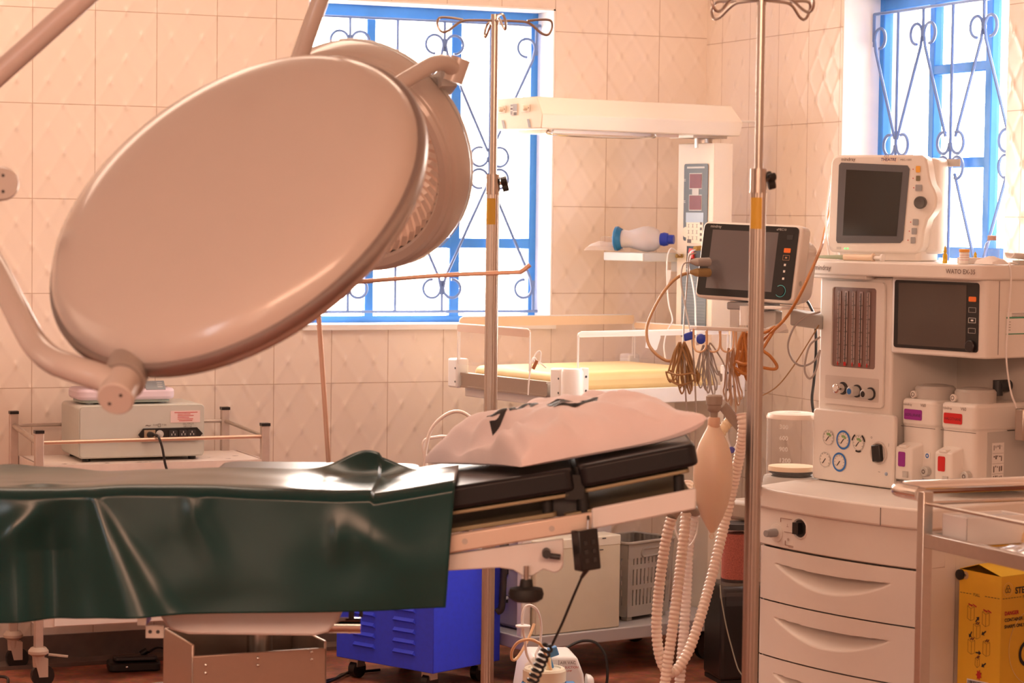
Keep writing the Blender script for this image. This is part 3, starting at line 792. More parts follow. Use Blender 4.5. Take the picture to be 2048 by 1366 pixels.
# second, smaller lamp with the glass face towards the table
n2 = cam_dir(-.40, -.33, .86)           # direction the light shines
C2 = S(700, 328, 5.2)
x2, y2, z2 = disc_axes(n2)
LM2 = Matrix(((x2.x, y2.x, z2.x, C2.x), (x2.y, y2.y, z2.y, C2.y), (x2.z, y2.z, z2.z, C2.z), (0, 0, 0, 1)))
L2 = thing('surgical_light', 'smaller surgical lamp behind the large one, its faceted reflector showing before the window', 'surgical lamp', C2, 0, 'surgical lamps')
R2 = .242
b = MB().at(LM2)
b.lathe([(R2 - .03, .0), (R2 - .024, .009), (R2 - .008, .011), (R2 - .001, .005), (R2 + .0005, -.004), (R2 + .006, -.008), (R2 + .009, -.016), (R2 + .012, -.03), (R2 + .017, -.055), (R2 + .015, -.075), (R2 + .005, -.088), (R2 - .06, -.105), (.10, -.118), (0, -.12)], 80)
b.build('shell', M_lampw, L2, local=True)
b = MB().at(LM2); b.lathe([(R2 + .0185, -.060), (R2 + .0195, -.066), (R2 + .0185, -.072)], 80); b.build('seam_ring', M_lgrey, L2, local=True)
b = MB().at(LM2)
NF = 56; prof = [(R2 - .031, -.002), (R2 - .045, -.028), (R2 - .075, -.052), (R2 - .115, -.070), (.06, -.082)]
vs = []; fs = []
for i, (r, z) in enumerate(prof):
    for j in range(NF * 2):
        a = PI * j / NF; k = (.003 if j % 2 else -.003) * (1 if i < 4 else 0); vs.append(((r + k) * math.cos(a), (r + k) * math.sin(a), z - abs(k)))
for i in range(len(prof) - 1):
    for j in range(NF * 2):
        j2 = (j + 1) % (NF * 2); fs.append((i * 2 * NF + j, i * 2 * NF + j2, (i + 1) * 2 * NF + j2, (i + 1) * 2 * NF + j))
b.add(vs, fs, 0, False)
b.build('reflector', mat('faceted_reflector', (.96, .86, .78), .42, .9, noise_amt=.18, noise_scale=25), L2, local=True)
b = MB().at(LM2); b.disc(R2 - .031, -.003, 64); b.build('lens', M_clear, L2, local=True)
b = MB().at(LM2); b.lathe([(0, .01), (.02, .01), (.03, -.01), (.045, -.06), (.06, -.082)], 32); b.build('centre_hub', M_lgrey, L2, local=True)
ang_dir = (S(915, 140, 5.1) - S(895, 160, 5.16)).normalized()
pe = S(893, 163, 5.12)
bk = MB(); bk.tube([S(882, 170, 5.17), S(898, 156, 5.10)], [.030, .024], 4); bk.build('pivot_bracket', M_lgrey, L2, local=True)
c0_, c1_ = S(905, 165, 5.06), S(922, 117, 5.06)
MB().tube([c0_.lerp(c1_, .02) , c1_], .0215, 20).build('pivot_cap', M_lampw, L2, local=True)
yk2 = [S(912, 143, 5.06), S(893, 127, 5.03), S(868, 128, 5.0), S(835, 146, 4.97), S(800, 167, 4.94), S(740, 205, 4.90), S(670, 240, 4.86), S(615, 250, 4.84), S(580, 220, 4.82), S(585, 170, 4.80), S(598, 120, 4.78), S(622, 50, 4.76), S(640, 0, 4.75), S(690, -150, 4.72)]
MB().tube(smooth_path(yk2, 8), .0175, 20).build('yoke', M_lampw, L2, local=True)
pe2 = S(690, -150, 4.72)
MB().cyl(pe2, (pe2.x, pe2.y, ZC), .022, n=20).build('ceiling_column', M_lampw, L2, local=True)
MB().cyl((pe2.x, pe2.y, ZC - .05), (pe2.x, pe2.y, ZC), .09, n=32).build('ceiling_cover', M_lampw, L2, local=True)
# ------------------------------------------------------------------ anaesthesia machine
MM = spot('anaesthesia_machine', 'white anaesthesia machine with worktop, drawers, gauges and flow tubes by the right wall', 'medical machine', .653, 6.253, -53)
UW = .585
def front(u): s = 2 * u / UW - 1; return -.030 * (1 - s * s)
def mach_face(u, v, z): return face((u, v, z), (1, 0, 0), (0, 0, 1))
side_face = lambda u, v, z: face((u, v, z), (0, 1, 0), (0, 0, 1))
def plan(u0, u1, off, back, n=18):
    return [(u0 + (u1 - u0) * i / n, front(u0 + (u1 - u0) * i / n) + off) for i in range(n + 1)] + [(u1, back), (u0, back)]
b = MB().prism(plan(.008, UW - .008, .085, .56), .06, .655).box(.004, .012, .012, .12, .06, .655).box(UW - .012, UW - .003, .012, .12, .06, .655)
b.build('cabinet_body', M_white, MM, bevel=.006)
b = MB().box(.02, UW - .02, .03, .54, .02, .06); b.build('plinth', M_dark, MM)
for u, v in ((.04, .05), (.54, .05), (.04, .50), (.54, .50)):
    MB().cyl((u - .012, v, .03), (u + .012, v, .03), .03, n=18).build('castor', M_black, MM)
def drawer_front(z0, z1, handle=True):
    def fn(u, v):
        uu = .002 + (UW - .004) * u; z = z0 + (z1 - z0) * v; y = front(uu)
        e = min(u, 1 - u); y += .010 * max(0, 1 - e / .02) ** 2
        if handle:
            s = (uu - .285) / .205
            if abs(s) < 1:
                ze = z1 - .038 - .006 * (1 - s * s); t = ze - z; hh = .004 + .046 * (1 - s * s)
                dep = .060 * (1 - s * s) ** .7
                if 0 < t < hh: q = t / hh; y += dep * min(1, t / .003) * (1 - q) ** 1.6 * (1 + .6 * q)
        return (uu, y, z)
    return fn
for z0, z1 in ((.421, .5585), (.275, .4175), (.105, .2715)):
    b = MB(); b.grid(drawer_front(z0, z1), 90, 70)
    n = 18
    pl = plan(.002, UW - .002, 0.0, .04)
    d = b.build('drawer', M_white, MM)
    MB().prism(plan(.006, UW - .006, .070, .085), z0, z1).build('drawer_edge', M_white, d)
b = MB(); b.prism(plan(.002, UW - .002, 0, .08), .5625, .662)
b.build('upper_fascia', M_white, MM, bevel=.003)
tw = [(.0 + UW * 1.0 * i / 18, front(UW * i / 18) - .014) for i in range(19)] + [(UW + .012, .02), (UW + .012, .57), (-.05, .57), (-.095, .30), (-.012, -.006)]
b = MB().prism(tw, .660, .712); b.build('worktop', M_white, MM, bevel=.006, seg=3)
MB().at(mach_face(.47, front(.47) - .0148, .66)).box(-.0006, .0006, .002, .046, -.001, .0006).build('worktop_seam', M_inkg, MM)
# common gas outlet and change-over lever on the fascia
ff = lambda u, z: mach_face(u, front(u) - .0006, z)
MB().at(ff(.085, .600)).lathe([(.024, 0), (.024, .004), (.020, .005), (0, .005)], 28).build('outlet_plate', M_white, MM)
o = MB().at(ff(.085, .600)).lathe([(0, .04), (.0085, .04), (.0095, .036), (.0095, .026), (.011, .024), (.011, .004)], 20).build('gas_outlet', M_grey, MM)
MB().at(ff(.182, .622)).lathe([(.028, .001), (.026, .004), (.022, -.002)], 28).build('lever_ring', M_white2, MM)
o = MB().at(ff(.182, .622)).disc(.0225, .0008, 28); o.box(-.017, .004, -.015, .015, .0, .012).build('change_over_lever', M_black, MM)
b = MB().at(ff(.135, .612))
for (x0, x1, y0, y1) in ((-.03, .012, .028, .0292), (-.03, -.0288, .018, .0292), (-.012, .02, -.0400, -.0388), (.0, .03, -.043, -.0418), (-.012, -.0108, -.04, -.028), (-.016, .016, -.006, -.005)):
    b.box(x0, x1, y0, y1, 0, .0014)
b.text('⟂', .012, -.008, .008, .0014); b.text('*', .02, -.004, -.034, .0014)
b.build('printed_symbols', mat('brown_grey_print', (.30, .15, .11), .6), MM)
# ---- upper body
CV = .25
b = MB()
b.box(-.047, .222, CV, .60, .712, 1.262)
col = b.build('flowmeter_column', M_white, MM, bevel=.008)
b = MB().at(mach_face(0, CV, 0)); fo, fi = rr(-.025, .200, .920, 1.248, .012), rr(.008, .170, 1.020, 1.232, .008)
n = len(fo)
b.add([(x, y, .001) for x, y in fo] + [(x, y, .007) for x, y in fo] + [(x, y, .007) for x, y in fi] + [(x, y, .001) for x, y in fi],
      [(i, (i + 1) % n, n + (i + 1) % n, n + i) for i in range(n)] + [(n + i, n + (i + 1) % n, 2 * n + (i + 1) % n, 2 * n + i) for i in range(n)] + [(2 * n + i, 2 * n + (i + 1) % n, 3 * n + (i + 1) % n, 3 * n + i) for i in range(n)])
b.build('flowmeter_frame', M_white, MM)
b = MB().at(mach_face(0, CV, 0)).prism(rr(.008, .170, 1.020, 1.232, .008), .0005, .002)
fw = b.build('flowmeter_window', mat('smoky_rose_window', (.26, .17, .15), .2), MM)
for i, u in enumerate((.032, .058, .086, .113, .140)):
    MB().at(mach_face(u, CV - .004, 0)).box(-.0055, .0055, 1.030, 1.222, 0, .0012).build('flow_tube', mat('pale_flow_tube', (.46, .36, .34), .2), fw)
    b = MB().at(mach_face(u, CV - .0056, 0))
    b.box(-.0012, .0012, 1.034, 1.218, 0, .0006, mat=1 if i in (1, 3) else 0)
    for k in range(15):
        z = 1.042 + k * .0118; b.box(-.006, -.002, z, z + .0018, 0, .0006)
        if k % 3 == 0: b.box(.0025, .006, z, z + .004, 0, .0006)
    b.build('scale_marks', [M_inkg, M_ink], fw)
    MB().at(mach_face(u, CV - .006, 0)).box(-.004 if i in (1, 3) else -.0015, .004 if i in (1, 3) else .0015, 1.024, 1.034, 0, .001).build('float', M_red, fw)
for x in (.030, .085, .138): MB().at(mach_face(0, CV - .0062, 0)).text('O2' if x < .05 else ('N2O' if x < .1 else 'AIR'), .011, x, 1.219, 0, align='CENTER').build('scale_heading', M_inkg, fw)
# recess with the three flow knobs
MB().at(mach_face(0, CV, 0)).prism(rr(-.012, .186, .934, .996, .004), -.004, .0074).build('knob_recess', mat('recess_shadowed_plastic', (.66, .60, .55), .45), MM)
for i, (u, cm) in enumerate(((.046, M_chrome), (.098, M_bluep), (.148, M_black))):
    q = face((u + .010, CV - .0074, .964 - .004 * i), (1, 0, .0), (0, 0, 1))
    k = MB().at(q).lathe([(.017, 0), (.017, .003), (.0, .003)], 24, 0).build('knob_seat', M_dark, MM)
    kb = MB()
    R = 16
    prof = [(.0125, .003), (.0135, .018), (.0125, .028), (.0085, .030), (0, .030)]
    kb.at(q).lathe(prof, 24).build('flow_knob', M_lgrey if i else M_chrome, MM)
    MB().at(q).disc(.008, .0306, 20).build('knob_disc', {0: M_white2, 1: mat('blue_disc', (.02, .16, .5), .4), 2: M_black}[i], MM)
# gauge panel
b = MB().at(mach_face(0, CV, 0)); pl = rr(-.047, .252, .715, .905, .012)
b.prism(pl, .0, .016); gp = b.build('gauge_panel', M_white, MM, bevel=.004)
GV = CV - .0165
M_dial = mat('dial_face', (.80, .74, .68), .3); M_dgreen = mat('dial_green', (.25, .42, .18), .5); M_gblue = mat('gauge_blue_ring', (.02, .17, .55), .4)
for i, (u, z, kind) in enumerate(((.014, .830, 0), (.070, .828, 1), (.126, .825, 2), (.003, .770, 0), (.057, .768, 1))):
    g = MB().at(mach_face(u, GV, z)); g.disc(.0195, .0012, 32, 0); g.ring(.0185, .0205, .002, 32, 1)
    g = g.build('gauge', [M_dial, M_lgrey], MM)
    r = MB().at(mach_face(u, GV, z))
    if kind == 1: r.ring(.0205, .0255, .0016, 40)
    elif kind == 2:
        for a in (35, 145, 270): r.ring(.0208, .0255, .0016, 10, 0, math.radians(a - 24), math.radians(a + 24))
    if kind: r.build('gauge_ring', M_gblue if kind == 1 else M_black, g)
    m = MB().at(mach_face(u, GV, z))
    if i < 3: m.ring(.006, .013, .0018, 10, 1, math.radians(20), math.radians(125))
    m.at(mach_face(u, GV, z) @ Matrix.Rotation(math.radians(-40), 4, 'Z')).box(-.001, .001, -.013, .004, .0018, .0026)
    for k in range(9):
        m.at(mach_face(u, GV, z) @ Matrix.Rotation(math.radians(-120 + 30 * k), 4, 'Z')).box(-.0004, .0004, .0155, .0178, .0014, .002)
    m.build('needle_and_scale', [M_ink, M_dgreen], g)
q = mach_face(.200, GV, .804)
MB().at(q).lathe([(.030, .0006), (.028, .004), (.024, .003), (.022, -.002), (.0, -.002)], 32).build('mode_switch_seat', mat('switch_seat', (.62, .55, .50), .4), MM)
sw = MB().at(q @ Matrix.Rotation(math.radians(8), 4, 'Z')).box(-.014, .016, -.022, .022, .0, .014).build('mode_switch', M_black, MM, bevel=.003)
b = MB().at(mach_face(.200, GV, .804)); b.ring(.0045, .006, .001, 16, 0, 0, 5); b.text('I', .012, .034, .02, .001, 0); b.text('o', .012, -.03, .036, .001, 0); b.text('~', .012, .0, -.052, .001, 0)
b.build('switch_symbols', M_inkg, MM)
MB().at(mach_face(.228, GV, .752)).lathe([(0, .003), (.004, .002), (.005, 0)], 14).build('mains_lamp', mat('pale_blue_lamp', (.35, .45, .6), .3), MM)
# ---- display housing
b = MB(); b.rrect(.222, .552, CV - .012, .62, .02, 1.068, 1.268); b.build('display_housing', M_white, MM, bevel=.004)
MB().at(mach_face(0, CV - .0122, 0)).prism(rr(.242, .530, 1.083, 1.257, .008), 0, .002).build('display_bezel', M_black, MM)
MB().at(mach_face(0, CV - .0143, 0)).quad(.257, .490, 1.091, 1.250, .0005).build('display_screen', M_screen2, MM)
for i, z in enumerate((1.216, 1.189, 1.163, 1.137)):
    q = mach_face(.510, CV - .0145, z)
    if i == 0: MB().at(q).prism(rr(-.0125, .0125, -.0062, .0062, .003), 0, .001).build('alarm_button', M_orange, MM)
    else:
        b = MB().at(q)
        for (x0, x1, y0, y1) in ((-.012, .012, .0055, .0063), (-.012, .012, -.0063, -.0055), (-.012, -.0112, -.006, .006), (.0112, .012, -.006, .006)): b.box(x0, x1, y0, y1, 0, .0008)
        if i == 2: b.box(-.004, .004, -.002, .002, 0, .0008)
        b.build('key_outline', M_inkw if i == 2 else M_lgrey, MM)
MB().at(mach_face(.508, CV - .0145, 1.098)).lathe([(.015, 0), (.015, .006), (.013, .008), (0, .008)], 28).build('selector_knob', mat('near_black_knob', (.02, .012, .012), .4), MM)
# side of the display housing: seam and service label
sf = lambda v, z: side_face(.5525, v, z)
MB().at(sf(0, 0)).box(CV + .035, CV + .0362, 1.078, 1.262, 0, .0006).build('side_seam', M_inkg, MM)
b = MB().at(sf(CV + .063, 1.128)); b.quad(0, .075, 0, .056, .0006, 0); b.box(0, .075, .040, .044, .0007, .001, 1); b.box(0, .075, .000, .0025, .0007, .001, 1)
for k in range(4): b.box(.004, .016, .031 - k * .0068, .0322 - k * .0068, .0007, .001, 2)
for k in range(3): b.box(.02, .07, .052 - k * .0035, .0532 - k * .0035, .0007, .001, 2)
b.build('service_label', [M_paper, M_green, M_inkg], MM)
# ---- back of the vaporiser bay
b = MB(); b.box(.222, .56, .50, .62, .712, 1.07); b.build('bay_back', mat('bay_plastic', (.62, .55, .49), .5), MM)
b = MB(); b.box(.555, .60, .46, .62, .712, 1.10); b.build('bay_cheek', M_white, MM, bevel=.03, seg=5)
MB().cyl((.40, .46, .985), (.40, .50, .985), .016, n=18).cyl((.40, .46, 1.0), (.40, .46, .96), .013, n=18).build('manifold_port', M_dark, MM)
MB().box(.25, .54, .487, .50, .79, .83).build('manifold_bar', M_lgrey, MM, bevel=.004)
MB().box(.555, .585, .374, .47, .885, .925).build('lock_arm', M_lgrey, MM, bevel=.004)
b = MB(); b.box(.560, .588, .345, .372, .862, .942); lk = b.build('lock_plate', M_alu, MM, bevel=.003)
MB().at(side_face(.5884, .358, .895)).lathe([(.007, 0), (.006, .002), (.003, .002), (.003, -.001), (0, -.001)], 18).build('lock', M_steel2, lk)
# ---- top shelf
sh = [(-.092, .215), (.50, .205)] + [(.50 + .062 * math.sin(a), .267 - .062 * math.cos(a)) for a in [PI / 12 * i for i in range(1, 7)]] + [(.562, .655), (-.092, .655)]
b = MB().prism(sh, 1.264, 1.302); b.build('top_shelf', M_white, MM, bevel=.005, seg=3)
b = MB().box(-.085, .155, .219, .30, 1.255, 1.266); b.build('shelf_lip', M_white, MM, bevel=.003)
def lett(txt, u, v, z, size, m, parent, **k): return MB().at(mach_face(u, v - .0006, z)).text(txt, size, **k).build('lettering', m, parent)
M_inkgrey = mat('faded_grey_ink', (.20, .14, .12), .6, noise_amt=0)
lett('mindray', -.028, .2122, 1.277, .0185, M_inkgrey, MM, sx=1.0, bold=.0002)
lett('WATO EX-35', .448, .2046, 1.279, .0165, M_inkgrey, MM, bold=.0002)
# ---- bellows, absorber canister, arm and hook rail on the left
bx, bv = -.122, .23
b = MB().at(Matrix.Translation((bx, bv, 0)))
b.lathe([(.068, .715), (.0695, .74), (.0695, .872), (.066, .882), (.05, .887), (0, .889)], 48)
bd = b.build('bellows_dome', M_clear2, MM)
MB().at(Matrix.Translation((bx, bv, 0))).lathe([(0, .8885), (.054, .8875), (.067, .884), (.0705, .876), (.0705, .872)], 48).build('dome_lid', mat('pale_lid', (.86, .74, .66), .35), bd)
MB().at(Matrix.Translation((bx, bv, 0))).lathe([(0, .742), (.063, .742), (.064, .736), (.064, .73), (0, .73)], 40).build('bellows_disc', mat('cream_disc', (.84, .68, .48), .4), MM)
b = MB().at(Matrix.Translation((bx, bv, 0)))
b.lathe([(.05, .73), (.062, .725), (.05, .718), (.062, .712), (.05, .706), (.062, .70), (.0, .70)], 40)
b.build('bellows_folds', M_black, MM)
MB().at(Matrix.Translation((bx, bv, 0))).lathe([(0, .715), (.075, .715), (.078, .70), (.078, .675), (.07, .655), (0, .655)], 40).build('bellows_base', M_lgrey, MM)
qd = Matrix.Translation((bx, bv, 0))
for i, tx in enumerate(('300', '600', '900', '1200')):
    a = math.radians(-53); n_ = V((.40, -.918, 0)); r_ = V((.918, .40, 0)); p = V((bx, bv, .847 - .030 * i)) + n_ * .0702 + r_ * (-.008)
    MB().at(face(p, r_, (0, 0, 1))).text(tx, .017, 0, 0, 0).build('volume_mark', M_inkw, bd)
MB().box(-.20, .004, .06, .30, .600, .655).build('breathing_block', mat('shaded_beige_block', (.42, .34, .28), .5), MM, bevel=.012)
ca = MB().at(Matrix.Translation((-.118, .035, 0)))
ca.lathe([(.045, .60), (.046, .59), (.046, .40), (.044, .395)], 40); cn = ca.build('absorber_canister', clear_mat('clear_canister', (.97, .93, .92), .05, .975), MM)
gm = mat('pink_granules', (.46, .16, .13), .8, noise_amt=.5, noise_scale=260, bump=.8, bump_scale=260)
MB().at(Matrix.Translation((-.118, .035, 0))).lathe([(0, .575), (.043, .573), (.043, .452), (0, .45)], 40).build('granules', gm, cn)
MB().at(Matrix.Translation((-.118, .035, 0))).lathe([(.0445, .452), (.0445, .444), (0, .444)], 40).lathe([(0, .60), (.048, .60), (.048, .585), (0, .585)], 40).build('canister_ring', M_dark, cn)
# bag arm elbow
p0, p1 = S(1425, 806, 5.92), S(1490, 862, 6.0)
MB().tube(smooth_path([S(1443, 809, 5.955), S(1450, 816, 5.96), S(1464, 834, 5.97), S(1494, 872, 6.0), S(1511, 905, 6.05), S(1513, 965, 6.22), S(1513, 1010, 6.36)], 6), [.0135] * 37, 16).build('bag_arm', mat('taupe_plastic', (.36, .29, .24), .45), MM, local=True)
# support arm of the side monitor
MB().add([S(1580, 619, 6.31), S(1645, 632, 6.42), S(1645, 660, 6.42), S(1580, 651, 6.31), S(1583, 616, 6.36), S(1660, 628, 6.50), S(1660, 658, 6.50), S(1583, 648, 6.36)],
         [(0, 1, 2, 3), (7, 6, 5, 4), (0, 4, 5, 1), (3, 2, 6, 7), (0, 3, 7, 4), (1, 5, 6, 2)]).build('monitor_arm', M_lgrey, MM, local=True, bevel=.004)
# ------------------------------------------------------------------ infant warmer in the corner
IW = spot('infant_warmer', 'cream infant warmer with overhead heater, control column and clear-sided bed in the corner', 'infant warmer', -.02, 7.42, 34.8)
iw_side = lambda u, v, z: face((u, v, z), (0, -1, 0), (0, 0, 1))     # faces the foot end
iw_front = lambda u, v, z: face((u, v, z), (1, 0, 0), (0, 0, 1))      # faces the near side
sec = [(-.106, 1.776), (-.138, 1.722), (-.132, 1.678), (.132, 1.678), (.138, 1.722), (.106, 1.776)]
b = MB(); n = len(sec)
ends = [(.025, .0), (.805, .0)]
def hx(v, z, right): 
    return (.815 + (.012 if abs(z - 1.722) < .01 else (-.012 if z > 1.75 else .004))) if right else .03
vs = [(hx(v, z, False), v, z) for v, z in sec] + [(hx(v, z, True), v, z) for v, z in sec]
b.add(vs, [tuple(range(n)), tuple(range(2 * n - 1, n - 1, -1))] + [(i, n + i, n + (i + 1) % n, (i + 1) % n) for i in range(n)])
M_creamlit = mat('cream_enamel', (.86, .77, .64), .4, noise_amt=.02)
ht = b.build('overhead_heater', M_creamlit, IW, bevel=.003)
for v in (.075, -.055):
    sw = MB().at(iw_side(.029, v, 1.742)).box(-.024, .020, -.011, .011, 0, .003).build('switch_plate', M_creamlit, ht, bevel=.001)
    MB().at(iw_side(.026, v, 1.742)).lathe([(.0085, 0), (.008, .010), (.006, .012), (0, .012)], 16).at(iw_side(.0265, v - .016, 1.742)).disc(.0018, .001, 8, 1).build('switch_knob', [M_creamlit, M_ink], sw)
b = MB().at(iw_side(.029, .012, 1.739)); b.box(-.018, .018, -.018, .018, 0, .001, 0)
b.box(-.004, .0175, -.004, .0175, .001, .0016, 1); b.box(-.017, -.007, -.015, -.004, .001, .0016, 1); b.box(.0, .016, -.017, -.008, .001, .0016, 2); b.box(-.017, -.006, .0, .006, .001, .0016, 2); b.box(-.017, -.006, .010, .0165, .001, .0016, 1)
b.build('warning_label', [M_paper, M_grey, M_inkg], ht)
for v in (.062, -.075):
    MB().at(iw_side(.029, v, 1.695)).add([(-.004, .013, .001), (-.016, .013, .001), (-.006, -.013, .001), (.006, -.013, .001)][::-1], [(0, 1, 2, 3)]).build('vent_label', M_grey, ht)
b = MB()
for v in (-.10, -.07): b.tube(smooth_path([(.10, v, 1.678), (.11, v, 1.664), (.30, v, 1.66), (.48, v, 1.664), (.50, v, 1.678)], 5), .003, 6)
b.tube([(.12, -.10, 1.663), (.12, -.07, 1.663)], .003, 6).tube([(.46, -.10, 1.664), (.46, -.07, 1.664)], .003, 6)
b.build('heater_guard', M_chrome, ht)
MB().box(.10, .60, -.09, .09, 1.668, 1.679).build('heater_tray', mat('warm_reflector', (.7, .55, .45), .3, .8), ht)
MB().cyl((.75, -.03, 1.64), (.75, -.03, 1.68), .03, n=20).box(.66, .80, -.09, .03, 1.670, 1.678).build('swivel', M_steel2, IW)
# column with the control panel
b = MB(); b.box(.722, .80, -.122, .062, .10, 1.654); cl = b.build('control_column', M_creamlit, IW, bevel=.002)
cf = lambda v, z: iw_side(.7215, v, z)
MB().at(cf(0, 0)).prism([(-x, y) for x, y in rr(-.094, .028, 1.338, 1.588, .008)][::-1], 0, .002).build('control_panel', mat('steel_blue_panel', (.085, .098, .11), .4), cl)
def cbox(name, v, z, w, h, m, t=.003, par=cl):
    return MB().at(cf(v, z)).box(-w / 2, w / 2, -h / 2, h / 2, 0, t).build(name, m, par)
for z in (1.532, 1.462):
    cbox('display_frame', -.033, z, .066, .052, M_lgrey, .0025); cbox('red_display', -.033, z, .060, .046, mat('dull_red_display', (.20, .022, .03), .2), .0035)
cbox('small_window', -.033, 1.498, .034, .026, M_lgrey, .003)
cbox('message_display', -.031, 1.414, .090, .032, mat('pale_blue_display', (.45, .56, .68), .25), .003)
MB().at(cf(-.031, 1.367)).box(-.043, .043, -.038, .036, 0, .0025).at(cf(.015, 1.366)).disc(.017, .0024, 20).build('keypad', M_cream, cl)
b = MB().at(cf(-.031, 1.367))
for i in range(3):
    x = -.030 + i * .021
    for k in range(3):
        y = .02 - k * .020; b.ring(.004, .0052, .003, 10) if False else b.box(x - .0045, x + .0045, y - .0055, y - .0045, .0025, .003); b.box(x - .0045, x + .0045, y + .0045, y + .0055, .0025, .003); b.box(x - .0008, x + .0008, y - .004, y + .004, .0025, .003)
for k in range(4): b.box(.028, .038, .024 - k * .018, .033 - k * .018, .0025, .003)
b.box(-.036, -.016, -.036, -.024, .0025, .003)
b.build('keypad_print', M_inkg, cl)
b = MB()
for k in range(2): b.at(cf(.022, 1.535 - .07 * k)).box(-.004, .004, -.003, -.001, .002, .003).box(-.004, .004, .002, .004, .002, .003)
b.at(cf(-.033, 1.576)).box(-.045, .045, -.003, .003, .002, .003); b.build('panel_print', M_lgrey, cl)
cbox('socket_panel', -.052, 1.276, .120, .090, M_dark, .002)
MB().at(cf(-.018, 1.300)).add([(-.013, -.022, .001), (.015, -.020, .001), (.013, .016, .001), (-.015, .018, .001), (-.012, -.018, .009), (.013, -.016, .009), (.010, .012, .002), (-.012, .014, .002)],
    [(4, 5, 6, 7), (0, 1, 5, 4), (1, 2, 6, 5), (2, 3, 7, 6), (3, 0, 4, 7)]).build('rocker_switch', mat('red_rocker', (.70, .03, .015), .35), cl)
cbox('lower_panel', -.032, 1.125, .126, .205, mat('light_steel_blue_panel', (.16, .185, .205), .45), .0025)
b = MB().at(cf(-.032, 1.125))
for k in range(18): b.box(-.058, .058, -.09 + k * .010, -.0893 + k * .010, .0025, .0029)
b.build('panel_ribs', M_grey, cl)
MB().at(cf(.012, 1.245)).box(-.003, .003, -.012, .012, .002, .003).at(cf(.005, 1.245)).box(-.004, .004, -.012, -.01, .002, .003).box(-.004, .004, 0, .002, .002, .003).build('panel_mark', M_inkw, cl)
# side shelf fixed to the column
b = MB(); b.prism([(.735, .06), (.80, .06), (.80, .27), (.735, .27)] if False else [(.60, .085), (.80, .062), (.80, .27), (.60, .30)], 1.268, 1.296)
sh = b.build('side_shelf', mat('pale_grey_shelf', (.62, .62, .60), .4), IW, bevel=.003)
MB().box(.745, .79, .05, .12, 1.235, 1.27).build('shelf_bracket', M_lgrey, IW)
# bed
Z0 = .885
b = MB(); b.box(.02, .70, -.255, .255, .835, .875); b.build('bed_base', M_white2, IW, bevel=.004)
b = MB(); b.rrect(.035, .66, -.245, .245, .04, .875, .935); b.build('mattress', mat('yellowish_mattress', (.82, .62, .30), .55, noise_amt=.05), IW, bevel=.022, seg=4)
MB().box(.0, .018, -.225, .245, .865, .912).box(-.004, .0, -.225, .245, .905, .912).box(-.004, .0, -.225, .245, .865, .870).build('foot_rail', M_alu, IW)
MB().box(.06, .67, -.272, -.255, .838, .885).build('near_rail', M_white2, IW, bevel=.002)
for (u, v) in ((.0, .285), (.01, -.262), (.69, -.262), (.69, .285)):
    b = MB(); b.box(u - .012, u + .036, v - .030, v + .022, .845 if u > .3 else .862, .955); cpst = b.build('corner_post', M_white2, IW, bevel=.006)
    for z in (.925, .882):
        MB().at(iw_side(u - .0125, v - .024, z)).disc(.0035, .0008, 10).build('bolt', M_dark, cpst)
MB().at(Matrix.Translation((.03, -.31, 0))).lathe([(0, .955), (.030, .955), (.034, .945), (.034, .84), (0, .84)], 28).build('corner_bumper', M_white2, IW)
b = MB(); b.box(.088, .112, -.285, -.268, .86, .955); hg = b.build('panel_hinge', M_white2, IW, bevel=.003)
for z in (.928, .885): MB().at(iw_front(.100, -.2855, z)).disc(.004, .0008, 12).build('bolt', M_dark, hg)
b = MB(); b.box(.640, .70, -.285, -.268, .84, .95); hg = b.build('panel_hinge', M_white2, IW, bevel=.003)
for z in (.925, .872): MB().at(iw_front(.655, -.2855, z)).disc(.004, .0008, 12).build('bolt', M_dark, hg)
def panel(name, M, w, h, band, mband, tape=None):
    p = MB().at(M).prism(rr(0, w, 0, h, .014), 0, .005).build(name, M_clear, IW)
    MB().at(M).prism(rr(.001, w - .001, h - band, h - .001, .008), -.0008, .0058).build('top_strip', mband, p)
    b = MB().at(M).tube([(.002, .0, .0025), (.002, h - .01, .0025), (.012, h, .0025), (w - .012, h, .0025), (w - .002, h - .01, .0025), (w - .002, 0, .0025)], .003, 6)
    b.build('polished_edge', M_white2, p)
    return p
M_strip = mat('tan_translucent_strip', (.66, .46, .34), .45); M_wstrip = mat('white_strip', (.90, .86, .80), .45)
pf = panel('foot_panel', iw_side(-.004, .258, .938), .40, .128, .024, M_strip)
MB().at(iw_side(-.0095, .25, .99)).box(.178, .205, -.016, .02, 0, .001).build('tape_piece', mat('masking_tape', (.80, .56, .30), .6), pf)
pn = panel('near_panel', iw_front(.075, -.272, .945), .59, .118, .016, M_wstrip)
MB().at(iw_front(.36, -.278, 1.035)).add([(-.022, .02, .001), (.028, .024, .001), (.03, .006, .001), (.016, -.030, .001), (.0, -.038, .001), (-.006, -.028, .001), (-.03, -.024, .001)], [(0, 1, 2, 3, 4, 5, 6)][::1]).build('torn_tape', M_paper, pn)
pb_ = panel('far_panel', iw_front(.0, .262, .942), .70, .145, .03, mat('pale_wood_strip', (.80, .62, .45), .5))
panel('head_panel', iw_side(.700, .25, .942), .5, .12, .02, mat('pale_wood_strip', (.80, .62, .45), .5))
